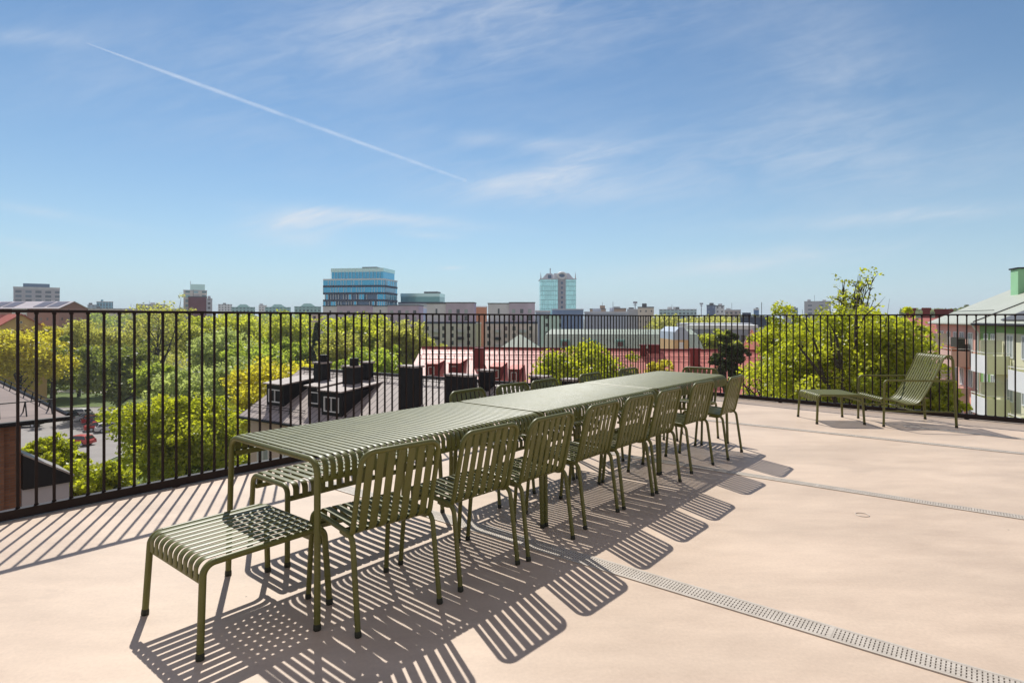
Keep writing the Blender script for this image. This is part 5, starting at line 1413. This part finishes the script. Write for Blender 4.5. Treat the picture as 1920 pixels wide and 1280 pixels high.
c = obj('chimney', MB().box(10.9, 12.3, -5.6, -4.2, eave + 1.5, 5.3 - GZ), plain('green_chimney', (.22, .42, .24)), ph)
obj('chimney_cap', MB().box(10.8, 12.4, -5.7, -4.1, 5.303 - GZ, 5.42 - GZ), DMETAL, c)
ladder = MB()
ladder.tube([(5.32, .4, eave - .06), (5.32, -6.9, eave + 3.38)], .07, 6)
ladder.tube([(5.8, -1.0, eave + .82), (15.8, -1.0, eave + .82)], .025, 6)
obj('snow_guard', ladder, DMETAL, ph)
for r_ in range(5):
    zo = -2.83 * r_
    for s in (14.2, 12.4, 10.7, 9.2, 7.3, 5.9): front_window(ph, s, -1.05 + zo, .95 if s > 6 else .6, 1.35, -.04)
    for s, w in ((4.0, .7), (2.75, .7), (0.05, 1.05), (-2.2, 1.05), (-5.0, 1.05), (-8.0, 1.05)): front_window(gh, s, -1.2 + zo, w, 1.5, 0.03 if s > 2.6 else 0.005)
def balcony(t, s0, s1, ztop, mat_front, mat_side, dpt=1.3, screen=None):
    z1 = ztop - GZ; z0 = z1 - 1.2
    o = obj('balcony', MB().box(s0, s1, dpt - .05, dpt, z0, z1), mat_front, t)
    for q in (s0, s1 - .05): obj('side_panel', MB().box(q, q + .05, .03, dpt - .055, z0, z1), mat_side, o)
    obj('floor_slab', MB().box(s0 + .055, s1 - .055, .03, dpt - .055, z0, z0 + .15), mat_side, o)
    rl = MB().tube([(s0, .03, z1 + .18), (s0, dpt, z1 + .18), (s1, dpt, z1 + .18), (s1, .03, z1 + .18)], .025, 6)
    for k in range(4): rl.tube([(s0 + (s1 - s0) * k / 3, dpt - .02, z1 + .002), (s0 + (s1 - s0) * k / 3, dpt - .02, z1 + .18)], .018, 5)
    obj('hand_rail', rl, RAILM, o)
    if screen: obj('screen', MB().box(screen, screen + .05, .04, dpt - .1, z1 + .003, z1 + 1.0), SCREEN, o)
for r_ in range(5):
    balcony(gh, .0, 2.75, -1.08 - 2.83 * r_, PANEL, GPANEL, screen=1.25)
    balcony(gh, -6.6, -3.4, -1.7 - 2.83 * r_, PANEL, GPANEL)
for r_ in range(4):
    balcony(ph, 7.3, 10.0, -1.15 - 2.83 * r_, PPANEL, PPANEL, dpt=1.2)
    balcony(ph, 11.6, 14.6, -.9 - 2.83 * r_, PPANEL, PPANEL, dpt=1.2, screen=12.5)
_b = G0 + dF * 8.4
bq = thing('covered_grill', 'black covered grill on the pink house balcony', 'grill', (_b.x, _b.y, -2.2), rzF)
obj('cover', MB().prism([(-.9, .25, 0), (.9, .25, 0), (.9, .25, 1.98), (.6, .25, 2.1), (-.6, .25, 2.1), (-.9, .25, 1.98)], (0, .45, 0)), RUBBER, bq)
TERRA = plain('terracotta', (.32, .11, .05))
pb = thing('planter', 'row of terracotta planters beside the black covered grill', 'planter', G0 + dF * 7.5 + Vector((0, 0, -1.30 - GZ)), rzF)
pm_ = MB()
for k in range(4):
    x = .1 + k * .34
    pm_.hexa([(x, .78, 0), (x + .24, .78, 0), (x + .24, 1.08, 0), (x, 1.08, 0), (x - .03, .75, .42), (x + .27, .75, .42), (x + .27, 1.11, .42), (x - .03, 1.11, .42)])
obj('pot', pm_, TERRA, pb)
obj('stand', MB().box(.05, 1.45, .78, 1.08, -.90, -.003), BARK, pb)

# ------------------------------------------------------------------ parked cars
def car_mesh_parts(t, paint, estate=True, L=4.4, W=1.76, Hc=1.48):
    prof_low = [(-L / 2, .32), (-L / 2 + .03, .72), (-L / 2 + .25, .92), (L * .20, .92), (L / 2 - .25, .78), (L / 2 - .03, .60), (L / 2, .34)]
    if estate: cab = [(-L / 2 + .22, .92), (-L / 2 + .55, Hc - .06), (-L * .26, Hc), (L * .05, Hc - .03), (L * .235, .92)]
    else: cab = [(-L / 2 + .55, .92), (-L / 2 + 1.25, Hc - .03), (-L * .08, Hc), (L * .06, Hc - .04), (L * .245, .92)]
    b = MB().prism([(x, -W / 2, z) for x, z in prof_low], (0, W, 0))
    n = len(cab); k = W / 2 - .02; k2 = W / 2 - .22
    base_ = len(b.v)
    lo = lambda z: k2 + (k - k2) * (Hc - z) / (Hc - .92)
    b.v += [(x, -lo(z), z) for x, z in cab] + [(x, lo(z), z) for x, z in cab]
    b.face([base_ + i for i in range(n)]); b.face([base_ + n + i for i in range(n)][::-1])
    for i in range(n):
        j = (i + 1) % n; b.face([base_ + i, base_ + n + i, base_ + n + j, base_ + j])
    obj('body', b, paint, t)
    g = MB()
    ins = [(x * .94 + (cab[0][0] + cab[-1][0]) * .03, .96 + (z - .92) * .84) for x, z in cab]
    for sgn in (-1, 1): g.prism([(x, sgn * (lo(z) + .012), z) for x, z in ins], (0, -sgn * .02, 0))
    for (p, q) in ((cab[-2], cab[-1]), (cab[0], cab[1])):
        P, Q = Vector((p[0], 0, p[1])), Vector((q[0], 0, q[1])); d = Q - P; nn_ = Vector((d.z, 0, -d.x)).normalized() * .012
        if nn_.x * (1 if p[0] > 0 else -1) < 0: nn_ = -nn_
        A, B = P.lerp(Q, .08), P.lerp(Q, .9)
        if p is cab[0]: A, B = P.lerp(Q, .1), P.lerp(Q, .92)
        wA, wB = lo(A.z) - .1, lo(B.z) - .1
        g.hexa([A + nn_ + Vector((0, -wA, 0)), A + nn_ + Vector((0, wA, 0)), B + nn_ + Vector((0, wB, 0)), B + nn_ + Vector((0, -wB, 0)),
                A - nn_ + Vector((0, -wA, 0)), A - nn_ + Vector((0, wA, 0)), B - nn_ + Vector((0, wB, 0)), B - nn_ + Vector((0, -wB, 0))])
    obj('window', g, GLASS, t)
    for x in (-L * .29, L * .30):
        for sy in (-1, 1):
            w = MB().tube([(x, sy * (W / 2 - .2), .32), (x, sy * (W / 2 + .01), .32)], .32, 16)
            wo = obj('wheel', w, RUBBER, t)
            obj('rim', MB().tube([(x, sy * (W / 2 + .012), .32), (x, sy * (W / 2 + .02), .32)], .2, 12), SILV, wo)
    for sy in (-1, 1):
        obj('headlight', MB().box(L / 2 - .16, L / 2 - .04, sy * (W / 2 - .3) - .16, sy * (W / 2 - .3) + .16, .62, .73), WHITE, t)
        obj('tail_light', MB().box(-L / 2 - .01, -L / 2 + .1, sy * (W / 2 - .22) - .12, sy * (W / 2 - .22) + .12, .70, .86), REDMET, t)


def paint(name, c):
    m = glass_mat(name, c, .3, .6); return m
CARS = [('white estate car parked broadside at the back of the lot', (148, 780), 172, (.75, .75, .74), True),
        ('dark car half hidden under the roof edge left of the white estate', (122, 784), 168, (.03, .03, .035), True),
        ('silver car in the row, left of the red hatchback', (168, 788), 40, (.45, .46, .47), False),
        ('red hatchback parked in the row beside the silver car', (181, 793), 40, (.42, .02, .025), True),
        ('dark blue car between the two red cars in the row', (197, 795), 40, (.03, .04, .14), False),
        ('second red car in the row, beside the blue car', (188, 806), 40, (.42, .03, .03), False),
        ('white car at the right end of the parked row', (208, 808), 40, (.7, .7, .7), True),
        ('black car at the left side of the lot by the brick house', (50, 800), 10, (.02, .02, .025), True),
        ('red and white car nearest the viewer in the lot', (146, 834), 175, (.5, .06, .05), True),
        ('white car seen far across the lawn between tree trunks', (75, 722), 5, (.7, .7, .7), True),
        ('pale car on the far road behind the lawn', (130, 716), 5, (.6, .6, .58), True)]
for i, (lb, (px_, py_), rot, col, est) in enumerate(CARS):
    p = on_plane(px_, py_, (0, 0, GZ), Vector((0, 0, 1)))
    t = thing('parked_car', lb, 'car', (p.x, p.y, GZ + .012), R(rot), 'cars parked beyond the left railing')
    car_mesh_parts(t, paint('car_paint_%s' % lb.split()[0] + str(i), col), est)

# ------------------------------------------------------------------ contrail, high above the town
def contrail():
    m, N, L, b = nodes('contrail_ice')
    N.remove(b); out = [n for n in N if n.type == 'OUTPUT_MATERIAL'][0]
    tc = N.new('ShaderNodeTexCoord'); n = N.new('ShaderNodeTexNoise'); n.inputs['Scale'].default_value = .0011; n.inputs['Detail'].default_value = 6; L.new(tc.outputs['Object'], n.inputs['Vector'])
    lw = N.new('ShaderNodeLayerWeight'); lw.inputs[0].default_value = .5
    inv = N.new('ShaderNodeMath'); inv.operation = 'SUBTRACT'; inv.inputs[0].default_value = 1; L.new(lw.outputs['Facing'], inv.inputs[1])
    pw = N.new('ShaderNodeMath'); pw.operation = 'POWER'; pw.inputs[1].default_value = 2.0; L.new(inv.outputs[0], pw.inputs[0])
    mr = N.new('ShaderNodeMapRange'); mr.inputs[1].default_value = .3; mr.inputs[2].default_value = .7; mr.inputs[3].default_value = .07; mr.inputs[4].default_value = .30; L.new(n.outputs[0], mr.inputs[0])
    mu = N.new('ShaderNodeMath'); mu.operation = 'MULTIPLY'; L.new(pw.outputs[0], mu.inputs[0]); L.new(mr.outputs[0], mu.inputs[1])
    tr = N.new('ShaderNodeBsdfTransparent'); d = N.new('ShaderNodeBsdfTranslucent'); d.inputs[0].default_value = (.95, .95, .95, 1)
    df = N.new('ShaderNodeBsdfDiffuse'); df.inputs[0].default_value = (.95, .95, .95, 1)
    ad = N.new('ShaderNodeMixShader'); ad.inputs[0].default_value = .5; L.new(d.outputs[0], ad.inputs[1]); L.new(df.outputs[0], ad.inputs[2])
    ms = N.new('ShaderNodeMixShader'); L.new(mu.outputs[0], ms.inputs[0]); L.new(tr.outputs[0], ms.inputs[1]); L.new(ad.outputs[0], ms.inputs[2])
    L.new(ms.outputs[0], out.inputs[0])
    p0, p1 = at(165, 82, 19200), at(872, 338, 38500)
    mid = at(540, 219, 26800)
    pts = []
    for k in range(25):
        u = k / 24; pts.append(p0 * (1 - u) * (1 - u) + (mid * 2 - (p0 + p1) * .5) * 2 * u * (1 - u) + p1 * u * u)
    rad = [(85 + 60 * k / 24) * (0.25 + .75 * min(1, k / 6)) for k in range(25)]
    t = obj('contrail', MB().tube([q - p0 for q in pts], rad, 12), m); t.location = p0
    tag(t, 'thin white contrail slanting down across the blue sky', 'contrail')
contrail()

# ------------------------------------------------------------------ thin spring haze over the town
hm_ = bpy.data.materials.new('thin_haze'); hm_.use_nodes = True
hn = hm_.node_tree.nodes; hn.clear()
ho = hn.new('ShaderNodeOutputMaterial'); hv = hn.new('ShaderNodeVolumePrincipled')
hv.inputs['Color'].default_value = (.86, .93, 1.0, 1); hv.inputs['Density'].default_value = 0.00028
hm_.node_tree.links.new(hv.outputs[0], ho.inputs['Volume'])
hz_ = obj('haze', MB().box(-2600, 2600, -60, 2600, GZ - 1.3, 45), hm_); hz_['kind'] = 'stuff'
